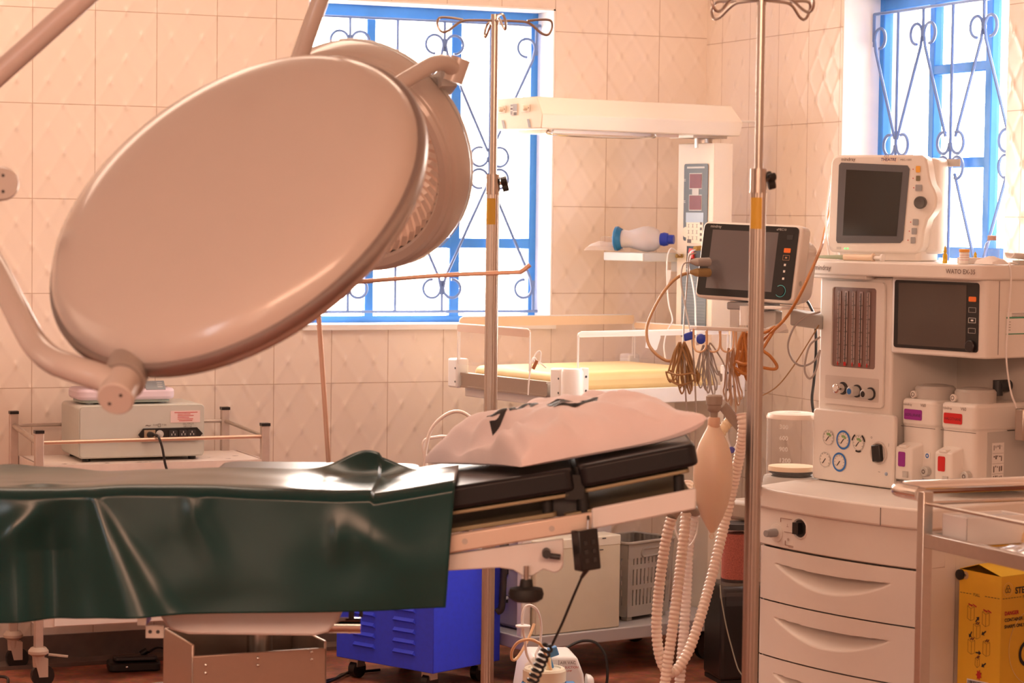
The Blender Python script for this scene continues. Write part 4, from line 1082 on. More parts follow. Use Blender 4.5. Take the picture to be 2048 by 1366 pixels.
# base: drawer unit, frame and the lower deck
b = MB(); b.box(-.096, -.060, -.240, -.215, .14, .835); b.build('frame_upright', M_white, IW, bevel=.004)
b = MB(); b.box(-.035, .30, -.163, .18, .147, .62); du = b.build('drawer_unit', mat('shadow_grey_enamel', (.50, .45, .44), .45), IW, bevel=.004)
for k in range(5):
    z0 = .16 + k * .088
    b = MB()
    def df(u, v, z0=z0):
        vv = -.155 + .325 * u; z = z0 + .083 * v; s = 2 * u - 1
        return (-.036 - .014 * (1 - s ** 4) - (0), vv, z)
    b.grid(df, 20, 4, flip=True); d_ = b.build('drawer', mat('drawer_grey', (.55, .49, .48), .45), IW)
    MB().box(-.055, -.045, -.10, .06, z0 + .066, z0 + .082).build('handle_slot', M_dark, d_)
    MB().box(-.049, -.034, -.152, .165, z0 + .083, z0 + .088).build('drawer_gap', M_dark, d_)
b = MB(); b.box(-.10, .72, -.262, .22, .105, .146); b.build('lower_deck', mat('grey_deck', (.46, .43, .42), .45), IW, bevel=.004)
b = MB(); b.box(.30, .34, .08, .12, .146, .84); b.build('centre_upright', M_lgrey, IW)
for u, v in ((-.02, .18), (.66, -.20), (.66, .18), (-.02, -.215)):
    q = MB(); q.cyl((u, v - .012, .046), (u, v + .012, .046), .046, n=20).build('castor', M_black, IW)
    MB().box(u - .015, u + .015, v - .02, v + .02, .06, .106).build('castor_fork', M_dark, IW)

def iwp(u, v, z): return IW.matrix_basis @ V((u, v, z))
# cream cabinet on the lower deck
CB = thing('cream_metal_box', 'plain cream metal box standing on the lower deck of the infant warmer', 'box', iwp(.10, -.05, .147), math.radians(34.8) - YAW)
b = MB(); b.box(-.155, .165, -.205, -.119, 0, .285); b.build('box_body', mat('cream_enamel_box', (.66, .60, .46), .45), CB, bevel=.004)
b = MB(); b.box(-.156, .166, -.206, -.118, .255, .2875); lb = b.build('box_lid', mat('pale_cream_lid', (.76, .71, .58), .4), CB, bevel=.004)
for x, z in ((.10, .280), (.09, .245)): MB().at(iw_front(x, -.2065, z)).box(-.007, .007, -.0015, .0015, 0, .0008).build('slot', M_dark, lb)
for u, v in ((-.14, -.19), (.15, -.19)): pass

# grey basket with slotted sides
BK = thing('plastic_basket', 'grey slotted plastic basket beside the cream box on the lower deck', 'basket', iwp(.430, -.095, .147), math.radians(34.8 + 11) - YAW)
def basket(name, L, Wd, Hh, parent, m):
    b = MB(); t = .003
    def wall(P, length, nb):
        rows = [(.0, .035), (.085, .100), (.150, .165), (.185, Hh)] if Hh > .2 else [(0, .03), (.08, .1), (.15, Hh)]
        for z0, z1 in rows:
            vs = [P(0, z0, 0), P(length, z0, 0), P(length, z1, 0), P(0, z1, 0), P(0, z0, t), P(length, z0, t), P(length, z1, t), P(0, z1, t)]
            b.add(vs, [(0, 1, 2, 3), (7, 6, 5, 4), (0, 4, 5, 1), (1, 5, 6, 2), (2, 6, 7, 3), (3, 7, 4, 0)])
        for i in range(nb + 1):
            s = length * i / nb; w = .0055 if 0 < i < nb else .014
            s0, s1 = max(0, s - w), min(length, s + w)
            vs = [P(s0, 0, .0004), P(s1, 0, .0004), P(s1, Hh, .0004), P(s0, Hh, .0004), P(s0, 0, t), P(s1, 0, t), P(s1, Hh, t), P(s0, Hh, t)]
            b.add(vs, [(0, 1, 2, 3), (7, 6, 5, 4), (0, 4, 5, 1), (1, 5, 6, 2), (2, 6, 7, 3), (3, 7, 4, 0)])
    fl = lambda z: .010 * z / Hh
    wall(lambda s, z, d: (-L / 2 - fl(z) + s * (1 + 2 * fl(z) / L), -Wd / 2 - fl(z) + d, z + .012), L, 12)
    wall(lambda s, z, d: (L / 2 + fl(z) - s * (1 + 2 * fl(z) / L), Wd / 2 + fl(z) - d, z + .012), L, 12)
    wall(lambda s, z, d: (-L / 2 - fl(z) + d, Wd / 2 + fl(z) - s * (1 + 2 * fl(z) / Wd), z + .012), Wd, 9)
    wall(lambda s, z, d: (L / 2 + fl(z) - d, -Wd / 2 - fl(z) + s * (1 + 2 * fl(z) / Wd), z + .012), Wd, 9)
    b.box(-L / 2, L / 2, -Wd / 2, Wd / 2, .012, .016)
    o = b.build('basket_body', m, parent)
    q = MB(); q.tube([(x, y, Hh + .012) for x, y in rr(-L / 2 - .013, L / 2 + .013, -Wd / 2 - .013, Wd / 2 + .013, .015)], .005, 8, closed=True).build('rim', m, parent)
    for x in (-1, 1):
        for y in (-1, 1): MB().box(x * (L / 2 - .02) - .012, x * (L / 2 - .02) + .012, y * (Wd / 2 - .02) - .012, y * (Wd / 2 - .02) + .012, 0, .013).build('foot', m, parent)
    for y in (-1, 1):
        MB().at(face((0, y * (Wd / 2 + .0095), Hh - .022), (1, 0, 0), (0, 0, 1))).tube([(x_, y_, 0) for x_, y_ in rr(-.045, .045, -.012, .012, .012)], .0035, 6, closed=True).build('handle_ring', m, parent)
basket('plastic_basket', .20, .15, .235, BK, mat('warm_grey_basket', (.42, .38, .33), .5))

# breathing bag (resuscitator) on the side shelf and a folded plastic bag
AB = thing('resuscitator_bag', 'hand resuscitator with frosted bulb and blue ends lying on the warmer\'s side shelf', 'resuscitator', iwp(.66, .185, 1.2965), math.radians(34.8 - 52) - YAW)
AX = Matrix.Translation((0, 0, .0445)) @ Matrix.Rotation(PI / 2, 4, 'Y')
b = MB().at(AX); b.lathe([(.028, -.060), (.030, -.05), (.028, -.035), (.034, -.012), (.041, .012), (.043, .030), (.040, .050), (.030, .066), (.018, .074)], 32)
b.build('bulb', mat('frosted_silicone', (.74, .70, .70), .4, sss=.2, noise_amt=.08), AB)
b = MB().at(AX); b.lathe([(0, -.086), (.030, -.085), (.040, -.080), (.041, -.072), (.037, -.066), (.033, -.058), (0, -.058)], 32).build('blue_valve', mat('deep_sky_plastic', (.02, .20, .45), .3), AB)
b = MB().at(AX); b.lathe([(0, .074), (.020, .073), (.023, .085), (.020, .098), (.016, .10), (.015, .118), (0, .118)], 24).build('inlet_end', M_bluep, AB)
b = MB().at(Matrix.Translation((-.10, .0, .034)) @ Matrix.Rotation(PI / 2, 4, 'Y')); b.lathe([(.016, -.03), (.017, -.02), (.016, .0), (.019, .012), (.020, .02)], 20).build('connector', M_clear2, AB)
PB2 = thing('plastic_bag', 'crumpled clear plastic bag beside the resuscitator on the side shelf', 'plastic bag', iwp(.628, .27, 1.297), math.radians(34.8 - 52) - YAW)
def bagf(u, v):
    x = -.10 + .125 * u; y = -.035 + .07 * v; k = math.sin(PI * u) ** .5 * math.sin(PI * v) ** .5 if 0 < u < 1 and 0 < v < 1 else 0
    return (x, y, .004 + k * (.035 - .012 * u) + .008 * noise.noise(V((x * 30, y * 40, 2))) * (k > 0))
MB().grid(bagf, 26, 18).build('film', clear_mat('milky_film', (.93, .88, .84), .15, .55), PB2)

# probe cable with brown plug clipped to the bed corner
line_thing('temperature_probe', 'thin white probe lead looped through a brown plug at the bed corner', 'probe cable',
           [S(1056, 790, 7.16), S(1058, 760, 7.16), S(1064, 722, 7.17), S(1070, 716, 7.18), S(1078, 728, 7.20), S(1082, 708, 7.2), S(1078, 702, 7.2), S(1070, 710, 7.2), S(1068, 722, 7.2), S(1078, 724, 7.22), S(1092, 735, 7.26)], .0024, M_whitecable, 6, 6)
MB().cyl(S(1066, 738, 7.165), S(1074, 721, 7.165), .0055, n=10).build('brown_plug', M_brown, [o for o in SC.objects if o.name.startswith('temperature_probe')][0], local=True)

# leads plugged into the column
line_thing('sensor_lead', 'thin white lead with paper tag hanging left of the warmer column', 'cable',
           [iwp(.712, .03, 1.288), S(1345, 497, 7.76), S(1337, 505, 7.74), S(1334, 530, 7.72), S(1335, 580, 7.72), S(1338, 610, 7.70), S(1345, 640, 7.68), S(1335, 660, 7.65), S(1328, 690, 7.62), S(1331, 720, 7.6)], .0024, M_whitecable, 6, 6)
tg = [o for o in SC.objects if o.name.startswith('sensor_lead')][0]
MB().add([S(1333, 540, 7.715), S(1342, 540, 7.715), S(1341, 556, 7.715), S(1334, 570, 7.715)], [(0, 3, 2, 1)]).build('paper_tag', M_paper, tg, local=True)
line_thing('sensor_lead', 'white lead dropping from the brass plug across the warmer column', 'cable',
           [S(1399, 497, 7.62), S(1390, 500, 7.60), S(1380, 506, 7.58), S(1377, 530, 7.57), S(1384, 560, 7.56), S(1390, 600, 7.50), S(1391, 640, 7.42), S(1394, 690, 7.36)], .0024, M_whitecable, 6, 6)
for o_ in [o for o in SC.objects if o.name == 'sensor_lead.001']:
    MB().cyl(S(1390, 497, 7.60), S(1402, 496, 7.62), .008, n=12).build('brass_plug', mat('brass', (.45, .30, .10), .3, .8), o_, local=True)
    MB().add([S(1376, 506, 7.56), S(1383, 508, 7.56), S(1380, 525, 7.56), S(1374, 524, 7.56)], [(0, 3, 2, 1)]).build('paper_tag', M_paper, o_, local=True)
MB().cyl(iwp(.7185, .03, 1.288), iwp(.697, .034, 1.288), .007, n=12).build('brass_plug', mat('brass', (.45, .30, .10), .3, .8), tg, local=True)
# ------------------------------------------------------------------ trolley by the left wall
TX0, TX1, TY0, TY1 = 1.474, 2.167, 7.03, 7.33
TR = thing('equipment_trolley', 'chipped white steel trolley with guard rails standing against the back wall', 'trolley', (TX0, TY0, 0), 0)
M_chip = mat('chipped_white_paint', (.76, .66, .60), .5, noise_amt=.10, noise_scale=40)
M_rust = mat('rust_patch', (.09, .035, .02), .7)
LX, LY = TX1 - TX0, TY1 - TY0
for (x, y, h) in ((0, 0, .756), (LX, 0, .763), (-.015, LY, .79), (LX - .04, LY, .79)):
    b = MB(); b.box(x - .0125, x + .0125, y - .0125, y + .0125, .115, h); lg = b.build('upright', mat('scuffed_steel', (.55, .44, .38), .45, .3, noise_amt=.2, noise_scale=30), TR, bevel=.002)
    MB().box(x - .0135, x + .0135, y - .0135, y + .0135, h - .003, h + .006).build('end_cap', M_black, lg)
    cs = MB().at(Matrix.Translation((x, y, 0))); cs.lathe([(0, .12), (.022, .118), (.030, .108), (.030, .10), (.018, .092), (.016, .06), (0, .06)], 20)
    cs = cs.build('castor_mount', mat('grimy_cream', (.55, .42, .34), .5), lg)
    MB().at(Matrix.Translation((x + .012, y, .034))).cyl((0, -.011, 0), (0, .011, 0), .034, n=20).build('castor_wheel', M_black, TR)
    MB().at(Matrix.Translation((x, y, 0))).add([(-.018, -.016, .10), (.026, -.016, .085), (.026, -.016, .03), (.0, -.016, .03), (-.018, .016, .10), (.026, .016, .085), (.026, .016, .03), (.0, .016, .03)],
        [(0, 3, 2, 1), (4, 5, 6, 7), (0, 1, 5, 4), (1, 2, 6, 5), (3, 0, 4, 7)]).build('castor_fork', mat('grimy_cream', (.55, .42, .34), .5), TR)
    if y == 0: MB().bar((x + .03, -.0, .095), (x + .085, -.015, .088), .02, .004).build('brake_lever', mat('grimy_cream', (.55, .42, .34), .5), TR)
def shelf(name, z):
    b = MB(); b.box(.0125, LX - .0125, -.008, LY, z - .004, z).box(.0125, LX - .0125, -.010, -.006, z - .035, z).box(.0, .003, 0, LY, z - .035, z).box(LX - .003, LX, 0, LY, z - .035, z).box(.0, LX, LY - .003, LY, z - .035, z)
    o = b.build(name, M_chip, TR)
    for k in range(9):
        x, y = random.choice([(.05, .03), (.09, .02), (.07, .10), (.60, .04), (.64, .03), (.12, .015), (.56, .09), (.62, .12), (.32, .012), (.20, .01)]); r = random.uniform(.003, .009)
        MB().at(Matrix.Translation((x + random.uniform(-.02, .02), y, z + .0006))).add([(r * random.uniform(.6, 1.8) * math.cos(a), r * .6 * random.uniform(.5, 1.3) * math.sin(a), 0) for a in [i * PI / 4 for i in range(8)]], [tuple(range(8))]).build('rust_patch', M_rust, o)
    return o
shelf('top_shelf', .658)
lo = shelf('bottom_shelf', .212)
MB().box(.045, LX - .15, -.0125, -.0105, .180, .208).build('tape_strip', M_paper, lo)
M_rod = mat('copper_tinted_rod', (.78, .56, .44), .3, .7)
MB().cyl((0, 0, .725), (LX, 0, .728), .006, n=12).build('guard_rail', M_rod, TR)
MB().cyl((-.015, LY, .752), (LX - .04, LY, .752), .006, n=12).build('guard_rail', M_steel2, TR)
MB().cyl((LX, 0, .728), (LX - .04, LY, .752), .006, n=12).build('guard_rail', M_steel2, TR)
MB().tube([(0, 0, .722), (-.015, LY, .752)], .0085, 12).build('guard_rail', M_steel2, TR)

# electrosurgical unit
EU = thing('electrosurgical_unit', 'grey metal power unit with black socket strip, back turned, on the trolley top', 'medical device', (1.602, 7.075, .659), 0)
b = MB(); b.at(Matrix.Rotation(PI / 2, 4, 'X')).prism(rr(0, .386, .010, .168, .012), -.235, 0)
b.build('case', M_graybox, EU, bevel=.002)
MB().at(face((0, -.0012, 0), (1, 0, 0), (0, 0, 1))).prism(rr(.004, .382, .014, .163, .010), 0, .001).build('rear_plate', mat('rear_plate_grey', (.58, .575, .52), .5), EU)
for x in (.03, .356):
    for y in (.03, .20): MB().cyl((x, y, 0), (x, y, .011), .012, n=14).build('rubber_foot', M_rubber, EU)
b = MB().at(face((0, -.0024, 0), (1, 0, 0), (0, 0, 1)))
b.prism([(.180, .079), (.195, .098), (.362, .098), (.380, .079), (.362, .060), (.195, .060)], 0, .006); sk = b.build('socket_strip', M_black, EU, bevel=.001)
MB().at(face((.214, -.0085, .078), (1, 0, 0), (0, 0, 1))).box(-.017, .017, -.017, .015, 0, .003).build('mains_inlet', mat('brass_plate', (.62, .50, .36), .35, .7), sk)
MB().at(face((.245, -.0085, .080), (1, 0, 0), (0, 0, 1))).lathe([(.012, 0), (.012, .003), (.006, .003), (.006, .008), (0, .009)], 20).build('fuse_cap', M_lgrey, sk)
for x in (.287, .318, .345):
    MB().at(face((x, -.0085, .080), (1, 0, 0), (0, 0, 1))).prism(rr(-.013, .013, -.011, .011, .004), 0, .003).build('outlet', M_dark, sk)
    b = MB().at(face((x, -.0117, .080), (1, 0, 0), (0, 0, 1)))
    for dx, dy in ((-.005, -.002), (.005, -.002), (0, .005)): b.box(dx - .0012, dx + .0012, dy - .003, dy + .003, 0, .0005)
    b.build('outlet_slots', M_lgrey, sk)
b = MB().at(face((.280, -.0024, .113), (1, 0, 0), (0, 0, 1))); b.box(0, .092, 0, .036, 0, .0008, 0)
for k, (x0, w_) in enumerate(((.012, .072), (.022, .040), (.022, .050), (.022, .036), (.022, .048), (.026, .042))): b.box(x0, x0 + w_, .030 - k * .005, .0318 - k * .005, .0008, .0012, 1)
b.build('rating_label', [mat('pink_label', (.80, .62, .60), .6), M_inkr], EU)
b = MB().at(face((0, -.0024, 0), (1, 0, 0), (0, 0, 1)))
b.text('~', .03, .202, .098, .001); b.box(.242, .250, .101, .102, .0005, .001); b.box(.242, .250, .110, .111, .0005, .001); b.box(.242, .243, .101, .111, .0005, .001); b.box(.249, .250, .101, .111, .0005, .001)
b.text('FUSE', .007, .226, .105, .001); b.text('T 5A', .007, .253, .105, .001); b.text('OUTPUT', .008, .318, .106, .001, sx=1.1); b.text('230 V 5A', .007, .320, .099, .001)
b.build('socket_print', M_inkg, EU)
eu = lambda x, y, z: V((1.602 + x, 7.075 + y, .659 + z))
line_thing('power_cord', 'black mains cord plugged into the grey power unit, drooping behind the table', 'cable',
           [eu(.216, -.014, .078), eu(.222, -.042, .081), eu(.228, -.060, .076), eu(.237, -.070, .045), eu(.25, -.075, -.02), eu(.285, -.078, -.09), eu(.32, -.078, -.16), eu(.36, -.078, -.30), eu(.42, -.08, -.46), eu(.40, -.09, -.60), eu(.36, -.12, -.652)], .0038, M_black, 8, 8)
pc = [o for o in SC.objects if o.name.startswith('power_cord')][0]
MB().tube([eu(.214, -.0125, .079), eu(.216, -.026, .080), eu(.220, -.036, .081)], [.010, .009, .005], 12).build('plug', M_black, pc, local=True)
line_thing('power_cord', 'pair of thin black leads hanging under the trolley top', 'cable', [eu(.115, .02, -.045), eu(.118, .02, -.12), eu(.125, .03, -.25), eu(.13, .03, -.425)], .0028, M_black, 6, 6)

# infant scale on top of the unit
SCL = thing('baby_scale', 'pale lavender scale with a tray standing on the grey power unit', 'scale', (1.611, 7.115, .828), 0)
b = MB(); b.rrect(.0, .300, .0, .165, .03, .012, .046); b.build('scale_body', M_lav, SCL, bevel=.010, seg=3)
b = MB(); b.rrect(.012, .288, .010, .155, .03, .004, .014); b.build('scale_base', mat('grey_green_base', (.34, .40, .36), .5), SCL)
for x in (.04, .26):
    for y in (.03, .13): MB().cyl((x, y, 0), (x, y, .006), .012, n=14).build('foot', M_grey, SCL)
MB().at(face((.225, .0105, .0505), (1, 0, 0), (0, .7, .7))).box(-.018, .042, -.012, .022, -.012, .002).build('display_panel', mat('grey_display', (.30, .34, .36), .3), SCL)
b = MB().at(face((.243, .0105, .0535), (1, 0, 0), (0, .7, .7)))
for k in range(3): b.box(.0, .016, -.006 + k * .008, -.0045 + k * .008, 0, .001)
b.build('display_print', M_inkw, SCL)
b = MB(); b.grid(lambda u, v: (-.125 + .44 * u, -.02 + .21 * v, .115 + .028 * abs(2 * u - 1) ** 3 + .018 * abs(2 * v - 1) ** 3), 24, 16)
b.build('weighing_tray', M_lav, SCL, solid=.006)
MB().cyl((.10, .085, .04), (.10, .085, .117), .05, n=24).build('tray_support', M_lav, SCL)

# foot pedal on the floor
FP = thing('foot_pedal', 'flat black foot pedal on the floor under the trolley', 'foot pedal', (1.80, 7.205, .0), math.radians(-8))
b = MB(); b.rrect(-.075, .085, -.045, .05, .02, 0, .028); b.build('pedal_base', M_black, FP, bevel=.006)
b = MB().at(Matrix.Rotation(math.radians(-7), 4, 'X')); b.rrect(-.055, .075, -.04, .045, .012, .028, .042); b.build('pedal_plate', M_dark, FP, bevel=.004)
MB().cyl((.03, .035, .04), (.05, .035, .052), .011, n=12).build('cord_gland', M_black, FP)
MB().at(Matrix.Translation((-.02, -.046, .016)) @ Matrix.Rotation(PI / 2, 4, 'X')).lathe([(0, .002), (.003, .001), (.004, 0)], 10).build('screw', M_chrome, FP)
line_part('pedal_cord', FP, [V((1.86, 7.235, .045)), V((1.89, 7.25, .055)), V((1.92, 7.27, .045)), V((1.95, 7.29, .016)), V((2.05, 7.30, .0165)), V((2.2, 7.29, .0165))], .004, M_black, 6, 8)
line_thing('floor_wire', 'thin pale wire looping on the red floor under the table', 'cable', [W(-.95, 6.95, .004), W(-1.1, 7.02, .004), W(-1.02, 7.12, .004), W(-.88, 7.10, .004), W(-.90, 6.98, .004), W(-1.1, 6.9, .004)], .0025, M_greycable, 6, 6)
line_thing('black_cable', 'black cord end curling on the floor beside the trolley castor', 'cable', [S(-40, 1352, 7.0), S(0, 1353, 7.0), S(14, 1356, 6.99), S(16, 1366, 6.95), S(10, 1395, 6.9)], .0045, M_black, 6, 8)

# ------------------------------------------------------------------ blue unit on castors
BU = spot('blue_cabinet_unit', 'bright blue metal unit with louvred side on castors behind the table', 'machine', -.22, 7.0, 49.4)
# local u along the lit side, v along the louvred side
prof = [(0, .062), (.30, .062), (.30, .398), (.052, .398), (.008, .345), (0, .335)]
b = MB().at(Matrix(((1, 0, 0, 0), (0, 0, 1, 0), (0, 1, 0, 0), (0, 0, 0, 1)))).prism([(x, z) for x, z in prof][::-1], 0, .40)
b.build('cabinet_shell', M_blue, BU, bevel=.002)
M_edge = mat('dull_silver_edge', (.55, .48, .42), .4, .6)
MB().bar((.004, -.002, .345), (.052, -.002, .402), .010, .004).bar((.052, -.002, .400), (.298, -.002, .402), .008, .008).box(.052, .30, 0, .40, .399, .404).build('top_plate', M_edge, BU)
for k in range(7):
    for v0 in (.07, .235):
        z = .105 + k * .032
        MB().add([(-.0005, v0, z), (-.0005, v0 + .095, z), (-.008, v0 + .088, z + .006), (-.008, v0 + .007, z + .006), (-.0005, v0 + .007, z + .015), (-.0005, v0 + .088, z + .015)], [(0, 1, 2, 3), (3, 2, 5, 4), (0, 3, 4), (1, 5, 2)]).build('louvre', M_blue, BU)
MB().tube(smooth_path([(.272, -.010, .215), (.280, -.022, .23), (.285, -.022, .30), (.288, -.022, .36), (.292, -.016, .41), (.30, .0, .425)], 6), .011, 14).build('flex_hose', mat('dark_braided_hose', (.03, .022, .022), .45, bump=.9, bump_scale=120), BU)
for z in (.255, .352): MB().cyl((.298, -.012, z), (.312, -.018, z), .006, n=12).build('wing_nut', M_chrome, BU)
b = MB(); b.box(.12, .25, .05, .16, .404, .435); b.build('top_box', M_blue, BU, bevel=.003)
MB().box(.14, .18, .045, .05, .408, .418).build('top_clip', M_lav, BU)
for u, v in ((.04, .05), (.26, .05), (.04, .35), (.26, .35)):
    q = MB(); q.cyl((u, v - .012, .027), (u, v + .012, .027), .027, n=18).build('castor', M_black, BU)
    MB().box(u - .016, u + .016, v - .018, v + .018, .035, .063).build('castor_fork', M_steel2, BU)
for i, (pts, lab) in enumerate((([S(640, 1322, 7.15), S(670, 1321, 7.2), S(690, 1330, 7.28), S(760, 1336, 7.35)], 'upper black cord running to the blue unit'),
                                ([S(560, 1338, 7.08), S(640, 1340, 7.1), S(668, 1330, 7.16), S(700, 1328, 7.3)], 'middle black cord running to the blue unit'),
                                ([S(560, 1352, 7.0), S(640, 1356, 7.02), S(690, 1352, 7.05), S(730, 1358, 7.02), S(800, 1350, 7.06), S(900, 1352, 7.08)], 'lowest black cord on the floor by the blue unit'))):
    pts = [V((p.x, p.y, .006 + .004 * i)) for p in pts]
    line_thing('floor_cable', lab, 'cable', pts, .0045, M_black, 6, 8)

# ------------------------------------------------------------------ suction pump
SP = spot('suction_pump', 'small white suction pump with a lidded jar on the floor under the table head', 'suction pump', .125, 6.72, 8)
b = MB().at(Matrix(((1, 0, 0, 0), (0, 0, 1, 0), (0, 1, 0, 0), (0, 0, 0, 1))))
b.prism([(-.10, .02), (.10, .02), (.088, .12), (.068, .172), (-.055, .175), (-.080, .15)][::-1], -.02, .14)
b.build('pump_case', M_white2, SP, bevel=.010, seg=3)
MB().at(Matrix.Translation((.102, .02, .09)) @ Matrix.Rotation(PI / 2, 4, 'Y')).lathe([(0, .022), (.014, .020), (.022, .012), (.026, 0), (0, 0)], 24).build('side_knob', M_white2, SP)
b = MB().at(face((.015, -.0206, .135), (1, 0, 0), (0, 0, 1))); b.text('AIR VAC', .012, .004, .016, 0, 0); b.box(.004, .014, .004, .010, 0, .0006, 1); b.text('SUCTION', .009, .018, .004, 0, 2); b.text('PUMP', .008, .018, -.006, 0, 2)
b.box(.0, .0008, -.004, .028, 0, .0006, 1); b.build('pump_print', [M_inkg, M_ink, M_inkr], SP)
jm = Matrix.Translation((-.035, -.085, 0))
b = MB().at(jm); b.lathe([(0, .004), (.055, .004), (.058, .02), (.058, .118), (.054, .125)], 36); b.build('jar', M_clear2, SP)
b = MB().at(jm); NR = 40; vs = []
for z in (.118, .148):
    for j in range(NR): a = 2 * PI * j / NR; r = .0605 if j % 2 else .0585; vs.append((r * math.cos(a), r * math.sin(a), z))
b.add(vs, [(j, (j + 1) % NR, NR + (j + 1) % NR, NR + j) for j in range(NR)])
b.lathe([(.0595, .148), (.056, .154), (.046, .155), (.044, .151), (0, .151)], 40); b.build('jar_lid', mat('cream_lid', (.84, .78, .62), .4), SP)
b = MB().at(jm); b.lathe([(.062, .08), (.064, .085), (.064, .112), (.061, .115)], 36).box(.05, .085, -.02, .02, .085, .112).build('jar_ring', M_sky, SP)
MB().box(-.085, .07, -.145, -.02, 0.0, .02).build('pump_base', M_white2, SP, bevel=.004)
for x in (-.08, .08):
    for y in (.0, .12): MB().cyl((x, y, 0), (x, y, .022), .012, n=12).build('rubber_foot', M_rubber, SP)
sp = lambda x, y, z: SP.matrix_basis @ V((x, y, z))
MB().at(SP.matrix_basis @ Matrix.Translation((-.012, -.07, .151)) @ Matrix.Rotation(math.radians(-18), 4, 'Y')).box(-.006, .006, -.01, .01, 0, .05).box(.004, .030, -.012, .012, .03, .056).build('blue_valve', M_sky, SP, local=True, bevel=.003)
MB().at(SP.matrix_basis @ Matrix.Translation((-.025, -.10, .151))).lathe([(.008, 0), (.006, .03), (.003, .036), (0, .036)], 12).build('spout', mat('pale_yellow_spout', (.82, .74, .52), .4), SP, local=True)
line_part('suction_tube', SP, [sp(-.06, -.085, .15), S(1054, 1310, 6.62), S(1050, 1280, 6.62), S(1046, 1258, 6.62), S(1044, 1235, 6.62), S(1050, 1215, 6.63), S(1062, 1211, 6.64), S(1075, 1222, 6.66), S(1082, 1250, 6.68), S(1080, 1290, 6.68), S(1072, 1312, 6.66), sp(-.035, -.085, .152)], .0038, mat('frosted_tube', (.84, .77, .74), .25, noise_amt=.02), 8, 10)
MB().at(face(S(1046, 1252, 6.62), (1, 0, 0), (0, 1, 0))).lathe([(0, .004), (.015, .0035), (.021, .002), (.021, -.002), (.015, -.0035), (0, -.004)], 28).build('filter_disc', M_white2, SP, local=True)
line_part('amber_tube', SP, [sp(-.02, -.11, .152), S(1085, 1295, 6.60), S(1072, 1283, 6.59), S(1056, 1279, 6.59), S(1036, 1285, 6.59), S(1024, 1302, 6.60), S(1024, 1318, 6.62), S(1032, 1318, 6.63), S(1045, 1300, 6.65), S(1060, 1270, 6.68), S(1068, 1248, 6.70)], .0042, M_ambertube, 8, 10)
line_part('pump_cord', SP, [sp(.03, .14, .10), S(1122, 1306, 6.88), S(1140, 1292, 6.9), S(1165, 1282, 6.92), S(1190, 1285, 6.92), S(1208, 1305, 6.92), S(1214, 1330, 6.92), S(1214, 1362, 6.92), S(1205, 1400, 6.92)], .0042, M_black, 8, 8)
line_thing('black_cable', 'loop of black cord on the floor right of the suction pump', 'cable', [W(.20, 6.95, .006), W(.24, 7.04, .006), W(.29, 7.06, .006), W(.31, 7.02, .006), W(.27, 6.99, .006), W(.2, 7.0, .01), W(.17, 6.9, .006)], .0045, M_black, 6, 8)
# tubes and a blue bottle edge standing behind the table near the pillow
line_thing('clear_tube', 'clear tube looping up behind the table left of the pillow', 'tube', [S(850, 960, 6.9), S(850, 915, 6.9), S(853, 890, 6.9), S(862, 860, 6.9), S(880, 838, 6.9), S(905, 824, 6.9), S(928, 826, 6.9), S(945, 845, 6.9), S(950, 900, 6.9), S(945, 1000, 6.9), S(940, 1090, 7.0)], .0052, M_tubing, 8, 10)
line_thing('clear_tube', 'second shorter clear tube coil behind the table left of the pillow', 'tube', [S(858, 950, 6.95), S(850, 915, 6.95), S(846, 890, 6.95), S(852, 879, 6.95), S(868, 875, 6.95), S(890, 873, 6.96), S(915, 880, 6.98), S(925, 920, 6.98), S(920, 1000, 7.0), S(915, 1095, 7.05)], .0045, M_tubing, 8, 10)
# ------------------------------------------------------------------ monitors
mf = lambda o, x, y: None
PMN = spot('patient_monitor', 'tilted patient monitor with glossy dark screen on the arm beside the machine', 'monitor', .606, 6.30, -37, 1.158)
tilt = Matrix.Rotation(math.radians(-9), 4, 'X') @ Matrix.Rotation(math.radians(1.6), 4, 'Y')
TM = Matrix.Translation((0, 0, .038)) @ tilt
WM, HM = .306, .205
fr = TM @ face((0, 0, 0), (1, 0, 0), (0, 0, 1))
b = MB().at(TM @ face((0, 0, 0), (1, 0, 0), (0, 0, 1))).prism(rr(-WM / 2, WM / 2, 0, HM, .016), -.045, 0); b.build('monitor_case', M_white, PMN, bevel=.006, seg=3)
b = MB().at(TM @ face((0, .045, 0), (1, 0, 0), (0, 0, 1))).prism(rr(-WM / 2 + .03, WM / 2 - .012, .012, HM - .03, .03), -.07, 0); b.build('monitor_back', M_white2, PMN, bevel=.012, seg=3)
b = MB().at(TM @ face((0, -.0006, 0), (1, 0, 0), (0, 0, 1))).prism(rr(-WM / 2 + .006, WM / 2 - .010, .007, HM - .006, .011), 0, .0015); bz = b.build('black_bezel', M_black, PMN)
MB().at(TM @ face((0, -.0024, 0), (1, 0, 0), (0, 0, 1))).quad(-.120, .083, .026, .183, .0).build('screen', M_screen3, bz)
mq = lambda x, z: TM @ face((x, -.0024, z), (1, 0, 0), (0, 0, 1))
MB().at(mq(.116, .137)).prism(rr(-.010, .010, -.006, .006, .002), 0, .001).build('alarm_button', M_orange, bz)
b = MB().at(mq(.115, .118))
for (x0, x1, y0, y1) in ((-.010, .010, .006, .0068), (-.010, .010, -.0068, -.006), (-.010, -.0092, -.006, .006), (.0092, .010, -.006, .006), (-.003, .003, -.002, .002)): b.box(x0, x1, y0, y1, 0, .0006)
b.build('key_outline', mat('tan_key_outline', (.55, .32, .18), .5), bz)
for z in (.099, .082, .063): MB().at(mq(.114, z)).box(-.003, .003, -.003, .003, 0, .0006).build('key_icon', M_inkw, bz)
